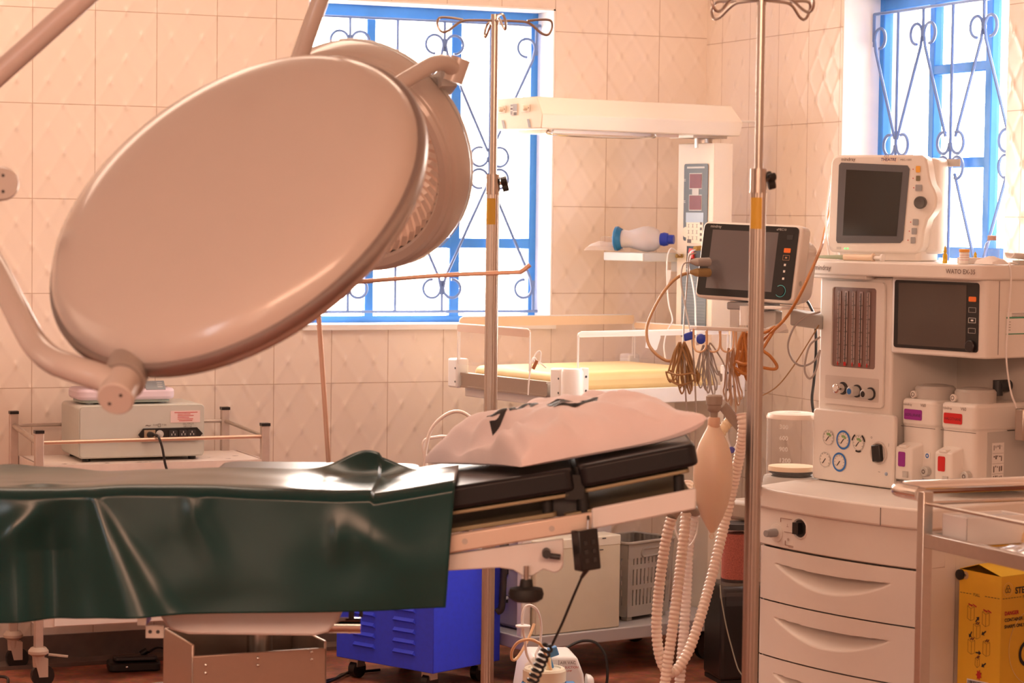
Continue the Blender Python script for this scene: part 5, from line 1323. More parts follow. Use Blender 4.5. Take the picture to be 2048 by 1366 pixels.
MB().at(mq(.110, .030)).ring(.0145, .0158, .0008, 40, 0, math.radians(-140), math.radians(130)).build('dial_ring', mat('teal_ring', (.12, .40, .36), .4, emit=(.1, .5, .45), emit_str=.2), bz)
MB().at(mq(.110, .030)).lathe([(.0135, 0), (.013, .004), (0, .004)], 28).build('dial', M_black, bz)
b = MB().at(mq(0, 0)); b.text('mindray', .0105, -.128, .1885, .0004); b.text('uMEC10', .0085, .076, .1885, .0004); b.build('lettering', M_lgrey, bz)
MB().at(mq(.119, .172)).prism(rr(-.009, .009, -.006, .006, .002), 0, .0005).build('speaker_patch', M_dark, bz)
MB().at(TM @ face((WM / 2 + .0004, .02, .055), (0, 1, 0), (0, 0, 1))).disc(.007, .0006, 20).build('side_port', M_lgrey, PMN)
# mount, cradle and hook rail
b = MB(); b.box(-.055, .06, .005, .09, .012, .032); b.build('cradle', M_grey, PMN, bevel=.004)
b = MB(); b.box(.075, .135, -.03, .045, .018, .026); b.build('slide_clamp', M_white2, PMN, bevel=.002)
b = MB(); b.box(-.01, .080, .03, .068, -.035, .012); b.build('mount_block', M_lgrey, PMN, bevel=.004)
MB().at(face((.05, .0045, .022), (1, 0, 0), (0, 0, 1))).box(-.008, .008, -.009, .009, 0, .0006).build('small_label', M_dark, PMN)
hr = MB(); p_ = [S(1386, 655, 6.12), S(1560, 660, 6.30)]
hr.bar(S(1386, 656, 6.12), S(1570, 662, 6.28), .03, .010)
hr.box(0, 0.0001, 0, .0001, 0, .0001) if False else None
hr.build('hook_rail', M_white2, PMN, local=True, bevel=.002)
MB().bar(S(1540, 662, 6.25), S(1566, 652, 6.26), .05, .014).build('rail_block', M_white2, PMN, local=True)
MB().cyl(S(1490, 650, 6.30), S(1490, 612, 6.30), .014, n=14).build('drop_post', M_white2, PMN, local=True)
for k, px in enumerate((1387, 1414, 1441, 1472)):
    d = 6.10 + .028 * k
    line_part('cable_hook', PMN, [S(px, 657, d), S(px, 680, d), S(px + 1, 695, d - .01), S(px + 8, 703, d - .02), S(px + 17, 703, d - .03), S(px + 24, 696, d - .035), S(px + 26, 675, d - .035), S(px + 25, 662, d - .035)] , .0026, M_ambertube, 5, 8)
for i, (px, py, m) in enumerate(((1393, 524, M_greycable), (1393, 545, mat('khaki_plug', (.36, .24, .10), .45)))):
    MB().tube([S(px + 24, py, 6.36), S(px, py, 6.33), S(px - 14, py - 1, 6.33)], [.012, .011, .004], 14).build('cable_plug', m, PMN, local=True)

# monitor standing on the machine
TMN = spot('patient_monitor', 'bulky cream monitor with black screen standing on top of the machine, marked theatre', 'monitor', .850, 6.500, -31, 1.3025)
W2, H2 = .300, .262
Z0 = .020
outl = [(0.012, Z0), (.004, Z0 + .008), (0, Z0 + .03), (.006, Z0 + H2 - .02), (.012, Z0 + H2 - .006), (.026, Z0 + H2), (.262, Z0 + H2), (.276, Z0 + H2 - .008), (.282, Z0 + H2 - .03), (.286, Z0 + .205), (.292, Z0 + .185), (.302, Z0 + .170), (.309, Z0 + .148), (.308, Z0 + .125), (.298, Z0 + .108), (.284, Z0 + .090), (.276, Z0 + .06), (.272, Z0 + .02), (.262, Z0 + .004), (.25, Z0)]
b = MB().at(face((0, 0, 0), (1, 0, 0), (0, 0, 1))).prism(outl, -.05, 0); b.build('front_case', M_white, TMN, bevel=.006, seg=3)
b = MB(); b.rrect(.02, .285, .05, .165, .03, .02, Z0 + H2 - .006); b.build('rear_case', M_white2, TMN, bevel=.012, seg=3)
b = MB(); b.rrect(.025, .262, .008, .15, .015, 0, .03); b.build('pedestal', M_white, TMN, bevel=.003)
q = lambda x, z: face((x, -.0008, z), (1, 0, 0), (0, 0, 1))
pl = [(.036, .038), (.222, .040), (.228, .25), (.040, .262)]
bz = MB().at(q(0, 0)).prism([(.026, .052), (.030, .045), (.210, .048), (.218, .056), (.232, .245), (.226, .254), (.036, .262), (.030, .255)], 0, .0012).build('grey_surround', mat('slate_surround', (.115, .115, .125), .4), TMN)
MB().at(q(0, .0)).add([(.045, .066, .0018), (.200, .066, .0018), (.213, .236, .0018), (.052, .243, .0018)], [(0, 1, 2, 3)]).build('screen', M_screen, bz)
for i, (x, z, w_, h_, m) in enumerate(((.256, .244, .012, .017, mat('amber_key', (.85, .42, .06), .5)), (.2565, .220, .011, .014, mat('olive_key', (.20, .17, .10), .5)), (.259, .195, .018, .017, M_grey),
                                      (.2525, .104, .016, .016, M_grey), (.249, .080, .014, .017, M_grey), (.246, .056, .013, .017, M_grey))):
    MB().at(q(x, z)).prism(rr(-w_ / 2, w_ / 2, -h_ / 2, h_ / 2, .002), 0, .0018).build('key', m, TMN)
    MB().at(q(x - .014, z)).disc(.0016, .0008, 8).build('key_mark', M_inkr, TMN)
MB().at(q(.266, .156)).lathe([(.0165, 0), (.0165, .010), (.014, .013), (.012, .012), (0, .012)], 32).build('rotary_knob', mat('dark_slate_knob', (.10, .095, .09), .4), TMN)
b = MB().at(q(0, 0)); b.text('mindray', .0125, .036, .2665, .0004, 0, bold=.0002); b.text('MEC-1000', .0075, .205, .2665, .0004, 0); b.build('lettering', M_inkgrey, TMN)
MB().at(q(.135, .262)).quad(.02, .062, .0, .016, .0003).build('paper_strip', mat('cream_tape', (.84, .72, .62), .6), TMN)
b = MB().at(q(0, 0)); b.text('THEATRE', .0115, .150, .266, .0008, 0, sx=.9, shear=.15, bold=.00015); b.text('OT', .0095, .160, .2755, .0008, 0); b.build('handwriting', mat('blue_ink', (.05, .035, .16), .6), TMN)
for x in (.052, .060): MB().at(q(x, .031)).disc(.0022, .0008, 12).build('indicator', M_led, TMN)
MB().at(q(.034, .032)).box(-.006, .006, -.003, .003, 0, .0006).build('small_plate', M_lgrey, TMN)
b = MB(); b.box(.24, .315, .15, .155, .255, .275); b.build('rear_flap', M_lgrey, TMN)

# ------------------------------------------------------------------ small things on the machine top
mm = lambda u, v, z: MM.matrix_basis @ V((u, v, z))
TOPZ = 1.3022
mrot = math.radians(-53) - YAW
def small(name, label, cat, u, v, rot=0, group=None, z=TOPZ): return thing(name, label, cat, mm(u, v, z), mrot + rot, group)
SY = small('syringe', 'syringe with white plunger lying before the monitor on the machine top', 'syringe', .085, .262, math.radians(16))
b = MB().at(Matrix.Translation((0, 0, .009)) @ Matrix.Rotation(PI / 2, 4, 'Y')); b.lathe([(0, -.045), (.0085, -.044), (.0085, .04), (.012, .041), (.012, .044), (.006, .045)], 20); b.build('barrel', M_silicone, SY)
b = MB().at(Matrix.Translation((0, 0, .009)) @ Matrix.Rotation(PI / 2, 4, 'Y')); b.lathe([(.005, .045), (.005, .066), (.011, .067), (.011, .072), (0, .072)], 16); b.build('plunger', M_white2, SY)
b = MB().at(Matrix.Translation((0, 0, .009)) @ Matrix.Rotation(PI / 2, 4, 'Y')); b.lathe([(0, -.130), (.003, -.128), (.0055, -.075), (.006, -.05), (.003, -.045)], 16); b.build('needle_cover', mat('pale_green_cover', (.42, .50, .36), .4), SY)
AM = small('glass_ampoule', 'small amber glass ampoule standing at the front edge of the machine top', 'ampoule', .415, .235)
M_amber = mat('yellow_glass', (.72, .50, .03), .12, noise_amt=.1)
b = MB(); b.lathe([(0, .001), (.006, .001), (.0062, .022), (.003, .027), (.0042, .031), (.0028, .040), (0, .047)], 18); b.build('glass', M_amber, AM)
AM2 = small('glass_ampoule', 'yellow ampoule standing behind the white box on the machine top', 'ampoule', .43, .33)
b = MB(); b.lathe([(0, .001), (.006, .001), (.0062, .016), (.003, .020), (.0042, .024), (0, .032)], 18); b.build('glass', M_amber, AM2)
BX = small('medicine_box', 'flat white carton lying on the machine top before the bottle', 'box', .452, .300)
b = MB(); b.box(-.038, .03, -.02, .03, 0, .016); b.build('carton', M_paper, BX, bevel=.001)
MB().box(.0302, .0306, -.018, .0, .002, .014).build('orange_print', mat('orange_print', (.85, .45, .10), .6), BX)
BT = small('infusion_bottle', 'clear glass bottle with pink cap standing on the machine top by the window', 'bottle', .440, .38)
b = MB(); b.lathe([(0, .001), (.018, .001), (.019, .006), (.019, .042), (.016, .052), (.0095, .058), (.0085, .064)], 28); b.build('glass', M_clear2, BT)
b = MB(); b.lathe([(.010, .060), (.0115, .061), (.0115, .072), (0, .073)], 22); b.build('cap', mat('dusty_pink_cap', (.62, .42, .36), .4), BT)
VI = small('vial', 'small labelled vial with an orange cap on the machine top', 'vial', .455, .262)
b = MB(); b.lathe([(0, .001), (.0125, .001), (.0125, .028), (.010, .032)], 24); b.build('glass', M_white2, VI)
b = MB(); b.lathe([(.0128, .030), (.0135, .031), (.0135, .038), (0, .0385)], 22); b.build('cap', mat('orange_cap', (.85, .42, .10), .4), VI)
b = MB()
for k in range(3): b.lathe([(.0127, .010 + k * .006), (.0127, .0115 + k * .006)], 24)
b.build('label_lines', mat('pink_print', (.70, .45, .45), .6), VI)
GZ = small('gauze_pad', 'crumpled white gauze heaped on the machine top', 'gauze', .520, .290)
b = MB()
def gz(u, v):
    x, y = (u - .5) * .062, (v - .5) * .06; k = max(0, math.sin(PI * u) * math.sin(PI * v)) ** .32
    return (x, y, .001 + k * (.019 + .007 * noise.noise(V((x * 60, y * 60, 5)))) )
b.grid(gz, 26, 22); b.build('gauze', mat('white_gauze', (.90, .88, .87), .8), GZ)
TY = small('kidney_tray', 'shallow white tray lying on gadgets at the right end of the machine top', 'tray', .535, .42)
b = MB(); b.grid(lambda u, v: ((u - .5) * .04 * (1 - .2 * abs(2 * v - 1)), -.08 + .17 * v, .018 - .010 * v + .012 * abs(2 * u - 1) ** 3), 14, 16); b.build('tray', M_white2, TY, solid=.003)
MB().box(-.012, .012, -.055, .04, 0, .011).build('tray_foot', M_lgrey, TY)
line_thing('charger_cable', 'white cable hanging from the machine top down past the display side', 'cable',
           [mm(.545, .36, TOPZ + .003), mm(.560, .315, TOPZ + .005), mm(.572, .300, TOPZ + .0), mm(.575, .302, 1.27), mm(.574, .297, 1.17), mm(.572, .295, 1.07), mm(.575, .31, .99), mm(.578, .325, .955), mm(.579, .33, .945)], .0022, M_whitecable, 8, 8)

# ------------------------------------------------------------------ vaporisers
def vaporizer(label, u, tint, word, group=None):
    t = thing('vaporizer', label, 'vaporiser', mm(u, .272, .745), mrot, group)
    f = lambda x, y, z: face((x, y, z), (1, 0, 0), (0, 0, 1))
    b = MB(); b.rrect(-.058, .058, 0, .13, .016, .0, .195); b.build('body', M_white, t, bevel=.006, seg=3)
    b = MB(); b.rrect(-.060, .060, -.003, .21, .016, .133, .205); b.build('head', M_white, t, bevel=.010, seg=3)
    b = MB(); b.box(.0585, .0605, .045, .20, .0, .133); b.build('side_plate', M_lgrey, t)
    NR = 48; vs = []
    for z in (.203, .232):
        for j in range(NR): a = 2 * PI * j / NR; r = .0530 if j % 2 else .0518; vs.append((r * math.cos(a), .062 + r * math.sin(a), z))
    b = MB(); b.add(vs, [(j, (j + 1) % NR, NR + (j + 1) % NR, NR + j) for j in range(NR)]); b.at(Matrix.Translation((0, .062, 0))); b.lathe([(.0525, .232), (.048, .238), (.03, .242), (0, .243)], NR)
    dl = b.build('dial', mat('pale_grey_dial', (.52, .48, .44), .4), t)
    MB().at(f(-.026, .0105, .216)).lathe([(.0095, -.004), (.0095, .004), (.0, .005)], 20).at(f(-.026, .0105, .216)).ring(.004, .006, .0056, 16, 1).build('zero_button', [M_white, M_inkg], dl)
    MB().at(f(0, -.0035, .164)).prism(rr(-.046, .016, -.013, .014, .004), 0, .001).build('colour_label', tint, t)
    b = MB().at(f(-.015, -.0046, .160)); b.text(word, .0105, 0, 0, 0, align='CENTER', sx=.9); b.build('label_text', M_ink, t)
    b = MB().at(f(0, -.0035, .187)); b.text('mindray', .0095, -.050, 0, .0004); b.text('V60', .012, .010, 0, .0004); b.build('lettering', M_inkgrey, t)
    MB().box(-.0595, .0595, -.0005, .0006, .1318, .1332).build('seam', M_inkg, t)
    # filler block in front
    b = MB(); b.add([(-.046, -.034, -.004), (.012, -.034, -.004), (.020, .004, -.004), (-.046, .004, -.004), (-.046, -.034, .080), (.012, -.034, .080), (.020, .004, .094), (-.046, .004, .094)],
                    [(3, 2, 1, 0), (4, 5, 6, 7), (0, 1, 5, 4), (1, 2, 6, 5), (2, 3, 7, 6), (3, 0, 4, 7)])
    fb = b.build('filler_block', M_white, t, bevel=.005, seg=3)
    MB().at(f(-.022, -.0345, .050)).prism(rr(-.012, .012, -.019, .019, .004), 0, .001).build('colour_label', tint, fb)
    MB().box(-.032, -.006, -.036, -.016, .079, .087).build('filler_catch', M_white, fb, bevel=.002)
    MB().at(f(-.006, -.0345, .012)).box(-.008, .008, -.008, .008, 0, .005).build('drain_block', M_lgrey, fb)
    MB().at(f(.038, -.001, .022)).lathe([(.013, 0), (.013, .014), (.011, .016), (0, .016)], 24).at(f(.038, -.001, .022)).ring(.003, .006, .0166, 16, 1).build('filler_cap', [M_lgrey, M_inkg], t)
    return t
v1 = vaporizer('vaporiser with purple labels, left of the pair on the machine', .300, M_purple, 'ISOFLURANE')
v2 = vaporizer('vaporiser with red labels, right of the pair on the machine', .438, M_red, 'HALOTHANE')
MB().at(face((.036, -.0006, .062), (1, 0, 0), (0, 0, 1))).box(-.009, .009, -.009, .009, 0, .001, 0).ring(.003, .006, .0016, 16, 1).build('instruction_sticker', [M_paper, M_gblue], v1)
b = MB().at(face((.0612, .060, .01), (0, 1, 0), (0, 0, 1))); b.quad(0, .045, -.012, .095, 0, 0)
random.seed(5)
for k in range(4):
    z = -.008 + k * .026; b.box(.002, .043, z - .002, z - .0015, .0002, .0006, 1)
    for j in range(5): x = .006 + j * .007; b.box(x, x + random.uniform(.002, .005), z + random.uniform(.002, .016), z + random.uniform(.017, .02), .0002, .0006, 1)
b.build('service_card', [M_paper, M_inkg], v2)
MB().box(.055, .062, .14, .215, -.006, .004).build('base_lip', M_white2, v2)
MB().at(face((.0612, .198, .160), (0, 1, 0), (0, 0, 1))).lathe([(.008, 0), (.008, .006), (.005, .010), (0, .010)], 18).build('locking_pin', M_chrome, v2)

# ------------------------------------------------------------------ breathing bag and hoses
BB = thing('breathing_bag', 'cream rubber breathing bag hanging from the machine arm beside the drip stand', 'breathing bag', S(1424, 1066, 5.92), 0)
bz0 = BB.location.z
b = MB(); b.lathe([(0, 0), (.006, .001), (.010, .008), (.018, .02), (.027, .037), (.038, .066), (.046, .10), (.0495, .135), (.0490, .168), (.044, .20), (.036, .225), (.026, .246), (.018, .260), (.015, .27)], 40, sx=1, sy=.85)
for i in range(len(b.v)):
    p = b.v[i]; a = math.atan2(p.y, p.x); k = 1 + .035 * math.cos(4 * a + .5) * min(1, p.z / .1) * (1 if p.z < .24 else 0); b.v[i] = V((p.x * k, p.y * k, p.z))
b.build('bag', M_silicone, BB)
MB().lathe([(.0145, .262), (.0155, .266), (.0155, .285), (.0135, .288), (0, .288)], 28).build('neck_ring', mat('peach_rubber', (.72, .48, .34), .5), BB)
b = MB(); b.lathe([(.009, .288), (.010, .30), (.016, .305), (.0175, .312), (.0175, .318), (.0205, .32), (.0205, .340), (.018, .343), (0, .343)], 28); b.build('connector', mat('taupe_plastic', (.36, .29, .24), .45), BB)
MB().at(Matrix.Translation((0, 0, -.008)) @ Matrix.Rotation(PI / 2, 4, 'X')).tube([(.006 * math.cos(2 * PI * i / 16), .006 * math.sin(2 * PI * i / 16), 0) for i in range(16)], .0016, 6, closed=True).build('hanging_loop', M_silicone, BB)
M_hose = mat('milky_corrugated_plastic', (.94, .83, .75), .3, sss=.15, noise_amt=.03)
M_hosew = mat('clear_corrugated_plastic', (.86, .80, .78), .25, sss=.1, noise_amt=.03)
def hose(label, pts, m, r=.0118):
    p = resample(smooth_path(pts, 14), .0027); R = [r + (.0022 if i % 4 == 1 else (.0012 if i % 4 in (0, 2) else -.0004)) for i in range(len(p))]
    o = MB().tube(p, R, 14, closed=False).build('breathing_hose', m, loc=p[0]); tag(o, label, 'hose', 'breathing hoses'); return o
D0 = 5.86
hose('corrugated hose that loops down and runs up behind the breathing bag', [S(1343, 1036, D0), S(1333, 1075, D0), S(1324, 1130, D0), S(1317, 1190, D0), S(1313, 1250, D0), S(1317, 1300, D0), S(1328, 1334, D0 + .01), S(1343, 1345, D0 + .015), S(1358, 1334, D0 + .02), S(1380, 1295, D0 + .03), S(1402, 1230, D0 + .05), S(1424, 1150, D0 + .09), S(1446, 1060, D0 + .13), S(1462, 990, D0 + .12), S(1478, 915, D0 + .08), S(1486, 860, D0 + .045), S(1482, 825, D0 + .045)], M_hose)
hose('corrugated hose in the middle, hanging straight behind the bag tip', [S(1376, 965, D0 + .10), S(1374, 1000, D0 + .07), S(1369, 1060, D0 + .04), S(1361, 1130, D0 + .02), S(1350, 1220, D0 - .02), S(1339, 1300, D0 - .03), S(1330, 1370, D0 - .03), S(1326, 1430, D0 - .03)], M_hose)
hose('whiter corrugated hose just right of the middle one', [S(1389, 1030, D0 + .12), S(1382, 1060, D0 + .12), S(1376, 1110, D0 + .11), S(1373, 1180, D0 + .10), S(1369, 1250, D0 + .09), S(1363, 1320, D0 + .08), S(1359, 1372, D0 + .08), S(1357, 1430, D0 + .08)], M_hosew)
hose('short corrugated hose between the bag connector and the drip stand', [S(1432, 880, 6.02), S(1444, 862, 6.02), S(1456, 846, 6.03), S(1466, 836, 6.04)], mat('amber_corrugated', (.85, .66, .44), .25))
TW = thing('tube_elbow', 'taupe elbow tube joining the hoses at the end of the table', 'tube connector', S(1350, 1020, 5.87), 0)
MB().tube(smooth_path([S(1343, 1034, 5.86), S(1352, 1020, 5.87), S(1362, 1012, 5.88), S(1376, 1018, 5.92), S(1392, 1022, 5.96), S(1396, 1010, 5.98)], 6), .0135, 14).build('elbow', mat('taupe_plastic', (.36, .29, .24), .45), TW, local=True)
line_part('white_loop', TW, [S(1350, 1040, 5.9), S(1352, 1065, 5.9), S(1362, 1085, 5.9), S(1378, 1092, 5.92), S(1392, 1070, 5.96), S(1397, 1035, 5.98)], .0022, M_whitecable, 6, 6)

# ------------------------------------------------------------------ cable bundles on the hooks
def bundle(name, label, cx, top_y, bot_y, width, d, n, r, m, seedv, tie=True, spread=1.0):
    random.seed(seedv); b = MB()
    for i in range(n):
        s = (i / max(1, n - 1) - .5) * 2; w = width * (s + random.uniform(-.12, .12)); bb = bot_y - abs(s) * (bot_y - top_y) * .22 + random.uniform(-10, 8)
        dd = d + random.uniform(-.03, .03)
        k = 3 + random.random() * 3
        pts = [S(cx - k, top_y, dd), S(cx + w * .35 - k, top_y + (bot_y - top_y) * .2, dd), S(cx + w * .85, top_y + (bot_y - top_y) * .55, dd), S(cx + w, bb - 22, dd), S(cx + w * .93 + 6, bb - 2, dd), S(cx + w * .80 + 10, bb - 16, dd + .01), S(cx + w * .72 + 6, top_y + (bot_y - top_y) * .55, dd + .01), S(cx + w * .3 + k, top_y + (bot_y - top_y) * .18, dd + .01), S(cx + k, top_y, dd)]
        b.tube(smooth_path(pts, 5), r, 6)
    if tie: b.tube(smooth_path([S(cx - width * .9, bot_y - 45, d - .03), S(cx - width * .2, bot_y - 40, d - .045), S(cx + width * .7, bot_y - 43, d - .03), S(cx + width * .8, bot_y - 30, d), S(cx - width * .1, bot_y - 20, d - .04), S(cx - width * .95, bot_y - 32, d - .03)], 6), r * 1.1, 6)
    p = S(cx, top_y, d)
    o = b.build(name, m, loc=p); tag(o, label, 'cable bundle', 'cable bundles on the hook rail'); return o
bundle('cable_bundle', 'tan cable looped into a tied bundle on the leftmost hook', 1364, 684, 790, 30, 6.10, 12, .0024, M_tan, 3)
bundle('cable_bundle', 'grey leads gathered into a loose bundle right of the tan one', 1412, 690, 796, 24, 6.12, 7, .0022, M_greycable, 4, False)
bundle('cable_bundle', 'few pale brown leads hanging long beside the drip stand', 1462, 696, 830, 16, 6.14, 5, .0022, mat('pale_brown_lead', (.50, .33, .22), .4), 6, False)
bundle('cable_bundle', 'thick glossy orange tubing coiled at the drip stand', 1492, 664, 768, 22, 6.16, 6, .0042, M_orangecable, 8, True)
line_thing('blood_pressure_hose', 'thick brown hose arching from the arm monitor down to the tan bundle', 'hose', [S(1377, 546, 6.33), S(1364, 550, 6.32), S(1346, 562, 6.30), S(1326, 586, 6.27), S(1306, 622, 6.23), S(1294, 655, 6.2), S(1296, 685, 6.17), S(1310, 706, 6.14), S(1330, 720, 6.12), S(1346, 722, 6.11)], .0042, mat('caramel_hose', (.50, .28, .13), .35), 8, 10)
line_thing('monitor_lead', 'grey lead dropping from the arm monitor to the blue clip', 'cable', [S(1380, 524, 6.32), S(1366, 530, 6.31), S(1362, 560, 6.28), S(1368, 600, 6.24), S(1376, 640, 6.18), S(1382, 668, 6.14), S(1386, 700, 6.11), S(1390, 760, 6.08), S(1392, 850, 6.08), S(1388, 900, 6.1)], .0022, M_greycable, 8, 6)
line_thing('monitor_lead', 'second grey lead crossing in front of the control column', 'cable', [S(1392, 506, 6.34), S(1378, 512, 6.33), S(1376, 540, 6.32), S(1372, 590, 6.28), S(1368, 640, 6.2), S(1367, 690, 6.12), S(1370, 740, 6.09), S(1372, 800, 6.1), S(1380, 880, 6.12)], .0022, M_greycable, 8, 6)
line_thing('monitor_lead', 'pale lead falling straight below the grey bundle to the table end', 'cable', [S(1420, 780, 6.1), S(1418, 700, 6.11), S(1424, 690, 6.12), S(1452, 740, 6.12), S(1450, 800, 6.1), S(1448, 850, 6.1)], .002, M_greycable, 8, 6)
CLB = thing('blue_clip', 'blue finger clip sensor hanging at the hook rail', 'sensor clip', S(1377, 675, 6.10), 0)
MB().add([S(1367, 668, 6.10), S(1386, 662, 6.10), S(1387, 678, 6.10), S(1369, 683, 6.10), S(1367, 668, 6.12), S(1386, 662, 6.12), S(1387, 678, 6.12), S(1369, 683, 6.12)], [(0, 3, 2, 1), (4, 5, 6, 7), (0, 1, 5, 4), (1, 2, 6, 5), (2, 3, 7, 6), (3, 0, 4, 7)]).build('clip_body', M_bluep, CLB, local=True, bevel=.003)
CLW = thing('electrode_clip', 'round blue and white clip beside the blue finger clip', 'sensor clip', S(1402, 678, 6.08), 0)
MB().at(Matrix.Translation(S(1402, 678, 6.08)) @ face((0, 0, 0), RGT, (0, 0, 1))).lathe([(0, .004), (.010, .003), (.012, 0), (.011, -.004)], 20, sy=1.1).build('clip_disc', M_bluep, CLW, local=True)
MB().add([S(1393, 668, 6.085), S(1400, 668, 6.085), S(1398, 690, 6.085), S(1392, 690, 6.085)], [(0, 3, 2, 1)]).build('clip_tape', M_paper, CLW, local=True)
SN = thing('lead_plug', 'small violet blue plug dangling beside the corrugated hose', 'plug', S(1463, 900, 6.05), 0)
MB().at(face(S(1463, 900, 6.05), RGT, (0, 0, 1))).lathe([(0, .006), (.005, .006), (.0085, .003), (.0085, -.004), (0, -.005)], 18).build('plug_body', mat('violet_blue_plug', (.10, .10, .45), .35), SN, local=True)
line_part('plug_lead', SN, [S(1463, 898, 6.05), S(1456, 880, 6.05), S(1453, 862, 6.05), S(1458, 852, 6.05), S(1470, 850, 6.05), S(1478, 862, 6.05), S(1477, 885, 6.05), S(1468, 896, 6.05)], .002, M_whitecable, 6, 6)
# orange gas hose and leads between the monitors
line_thing('oxygen_hose', 'orange hose slanting from behind the top monitor down to the hook rail', 'hose', [S(1664, 410, 6.85), S(1652, 452, 6.66), S(1645, 485, 6.48), S(1637, 508, 6.30), S(1618, 552, 6.12), S(1596, 597, 6.09), S(1572, 635, 6.12), S(1548, 660, 6.12), S(1526, 680, 6.17), S(1502, 702, 6.21)], .0042, M_orangecable, 8, 10)
line_thing('oxygen_hose', 'orange hose loop sticking out right of the drip stand', 'hose', [S(1500, 668, 6.15), S(1530, 665, 6.14), S(1550, 655, 6.13), S(1530, 690, 6.13), S(1525, 700, 6.13), S(1540, 712, 6.12), S(1553, 730, 6.12), S(1550, 738, 6.12), S(1530, 736, 6.13), S(1500, 728, 6.15)], .0042, M_orangecable, 8, 10)
line_thing('monitor_lead', 'white lead running down the left edge of the top monitor', 'cable', [S(1662, 350, 6.62), S(1657, 390, 6.60), S(1652, 430, 6.57), S(1653, 470, 6.53), S(1657, 505, 6.48), S(1660, 515, 6.46)], .003, M_whitecable, 8, 6)
line_thing('power_cord', 'black cord dropping from the arm monitor beside the machine column', 'cable', [S(1606, 590, 6.42), S(1620, 612, 6.46), S(1630, 640, 6.50), S(1632, 700, 6.55), S(1628, 760, 6.56), S(1624, 800, 6.56), S(1630, 840, 6.58)], .004, M_black, 8, 8)
line_thing('monitor_lead', 'grey lead looping between the arm and the machine column', 'cable', [S(1640, 624, 6.33), S(1610, 634, 6.32), S(1588, 655, 6.32), S(1576, 690, 6.32), S(1585, 720, 6.34), S(1605, 732, 6.36), S(1628, 722, 6.38), S(1640, 700, 6.38)], .0028, M_greycable, 8, 8)
line_thing('monitor_lead', 'second grey loop hugging the left edge of the machine column', 'cable', [S(1640, 674, 6.36), S(1620, 690, 6.35), S(1611, 720, 6.35), S(1610, 745, 6.35), S(1620, 757, 6.35), S(1632, 740, 6.36), S(1640, 700, 6.37)], .0028, M_greycable, 8, 8)
line_thing('monitor_lead', 'thin pale lead slanting across the wall left of the machine column', 'cable', [S(1638, 650, 6.36), S(1615, 688, 6.37), S(1585, 735, 6.38), S(1555, 772, 6.38), S(1525, 791, 6.36), S(1500, 800, 6.34)], .0018, M_tan, 8, 6)

# black box on the floor below the canister and a pale wire in front of it
UP = spot('black_floor_box', 'plain black box standing on the floor left of the machine drawers', 'box', .70, 7.28, 15)
b = MB(); b.box(-.075, .085, -.06, .10, .012, .30); b.build('housing', M_black, UP, bevel=.012, seg=3)
b = MB(); b.box(-.07, .08, -.055, .095, 0, .013); b.build('foot', M_rubber, UP)
MB().box(-.06, .07, -.0612, -.0602, .24, .28).build('front_groove', M_dark, UP)
line_thing('earth_wire', 'thin green grey wire falling from the canister to the floor', 'cable', [S(1440, 1170, 6.24), S(1443, 1200, 6.24), S(1452, 1250, 6.25), S(1462, 1290, 6.26), S(1475, 1335, 6.27), S(1492, 1375, 6.28), S(1500, 1500, 6.3)], .0017, mat('green_grey_wire', (.35, .38, .32), .4), 8, 6)

# ------------------------------------------------------------------ near steel trolley with rails
NX, NY, NL, NW = 2.754, 4.263, .62, .80      # corner post, length along X, width towards the camera
NT_ = thing('steel_trolley', 'stainless steel trolley with push handle, cut by the right edge of the photo', 'trolley', (NX, NY, 0), 0)
PW = .024
M_st = mat('stainless_steel', (.62, .56, .51), .30, 1.0, noise_amt=.06, noise_scale=70)
for (x, y) in ((0, 0), (NL, 0), (0, -NW), (NL, -NW)):
    b = MB(); b.box(x - PW / 2, x + PW / 2, y - PW / 2, y + PW / 2, .075, .843); pst = b.build('post', M_st, NT_, bevel=.0015)
    MB().cyl((x - .012, y, .034), (x + .012, y, .034), .034, n=18).build('castor', M_black, NT_)
    MB().box(x - .016, x + .016, y - .016, y + .016, .04, .08).build('castor_fork', M_steel2, NT_)
for nm, z in (('top_tray', .757), ('lower_tray', .25)):
    b = MB(); hh = .030
    b.box(PW / 2, NL - PW / 2, -.010, .010, z - hh, z).box(PW / 2, NL - PW / 2, -NW - .010, -NW + .010, z - hh, z)
    b.box(-.010, .010, -NW + PW / 2, -PW / 2, z - hh, z).box(NL - .010, NL + .010, -NW + PW / 2, -PW / 2, z - hh, z)
    b.box(.010, NL - .010, -NW + .010, -.010, z - .022, z - .018)
    b.build(nm, M_st, NT_, bevel=.0015)
for a_, c_ in (((0, 0), (NL, 0)), ((0, 0), (0, -NW)), ((NL, 0), (NL, -NW)), ((0, -NW), (NL, -NW))):
    MB().cyl((*a_, .818), (*c_, .818), .0042, n=10).build('guard_rail', M_st, NT_)
hd = [(-.004, .012, .836), (-.004, .085, .836), (.004, .112, .836), (.03, .125, .836), (.10, .128, .836), (NL - .10, .128, .836), (NL - .03, .125, .836), (NL, .112, .836), (NL + .004, .085, .836), (NL + .004, .012, .836)]
MB().tube(smooth_path(hd, 6), .0155, 20).build('push_handle', M_chrome, NT_)
NTp = lambda x, y, z: V((NX + x, NY + y, z))
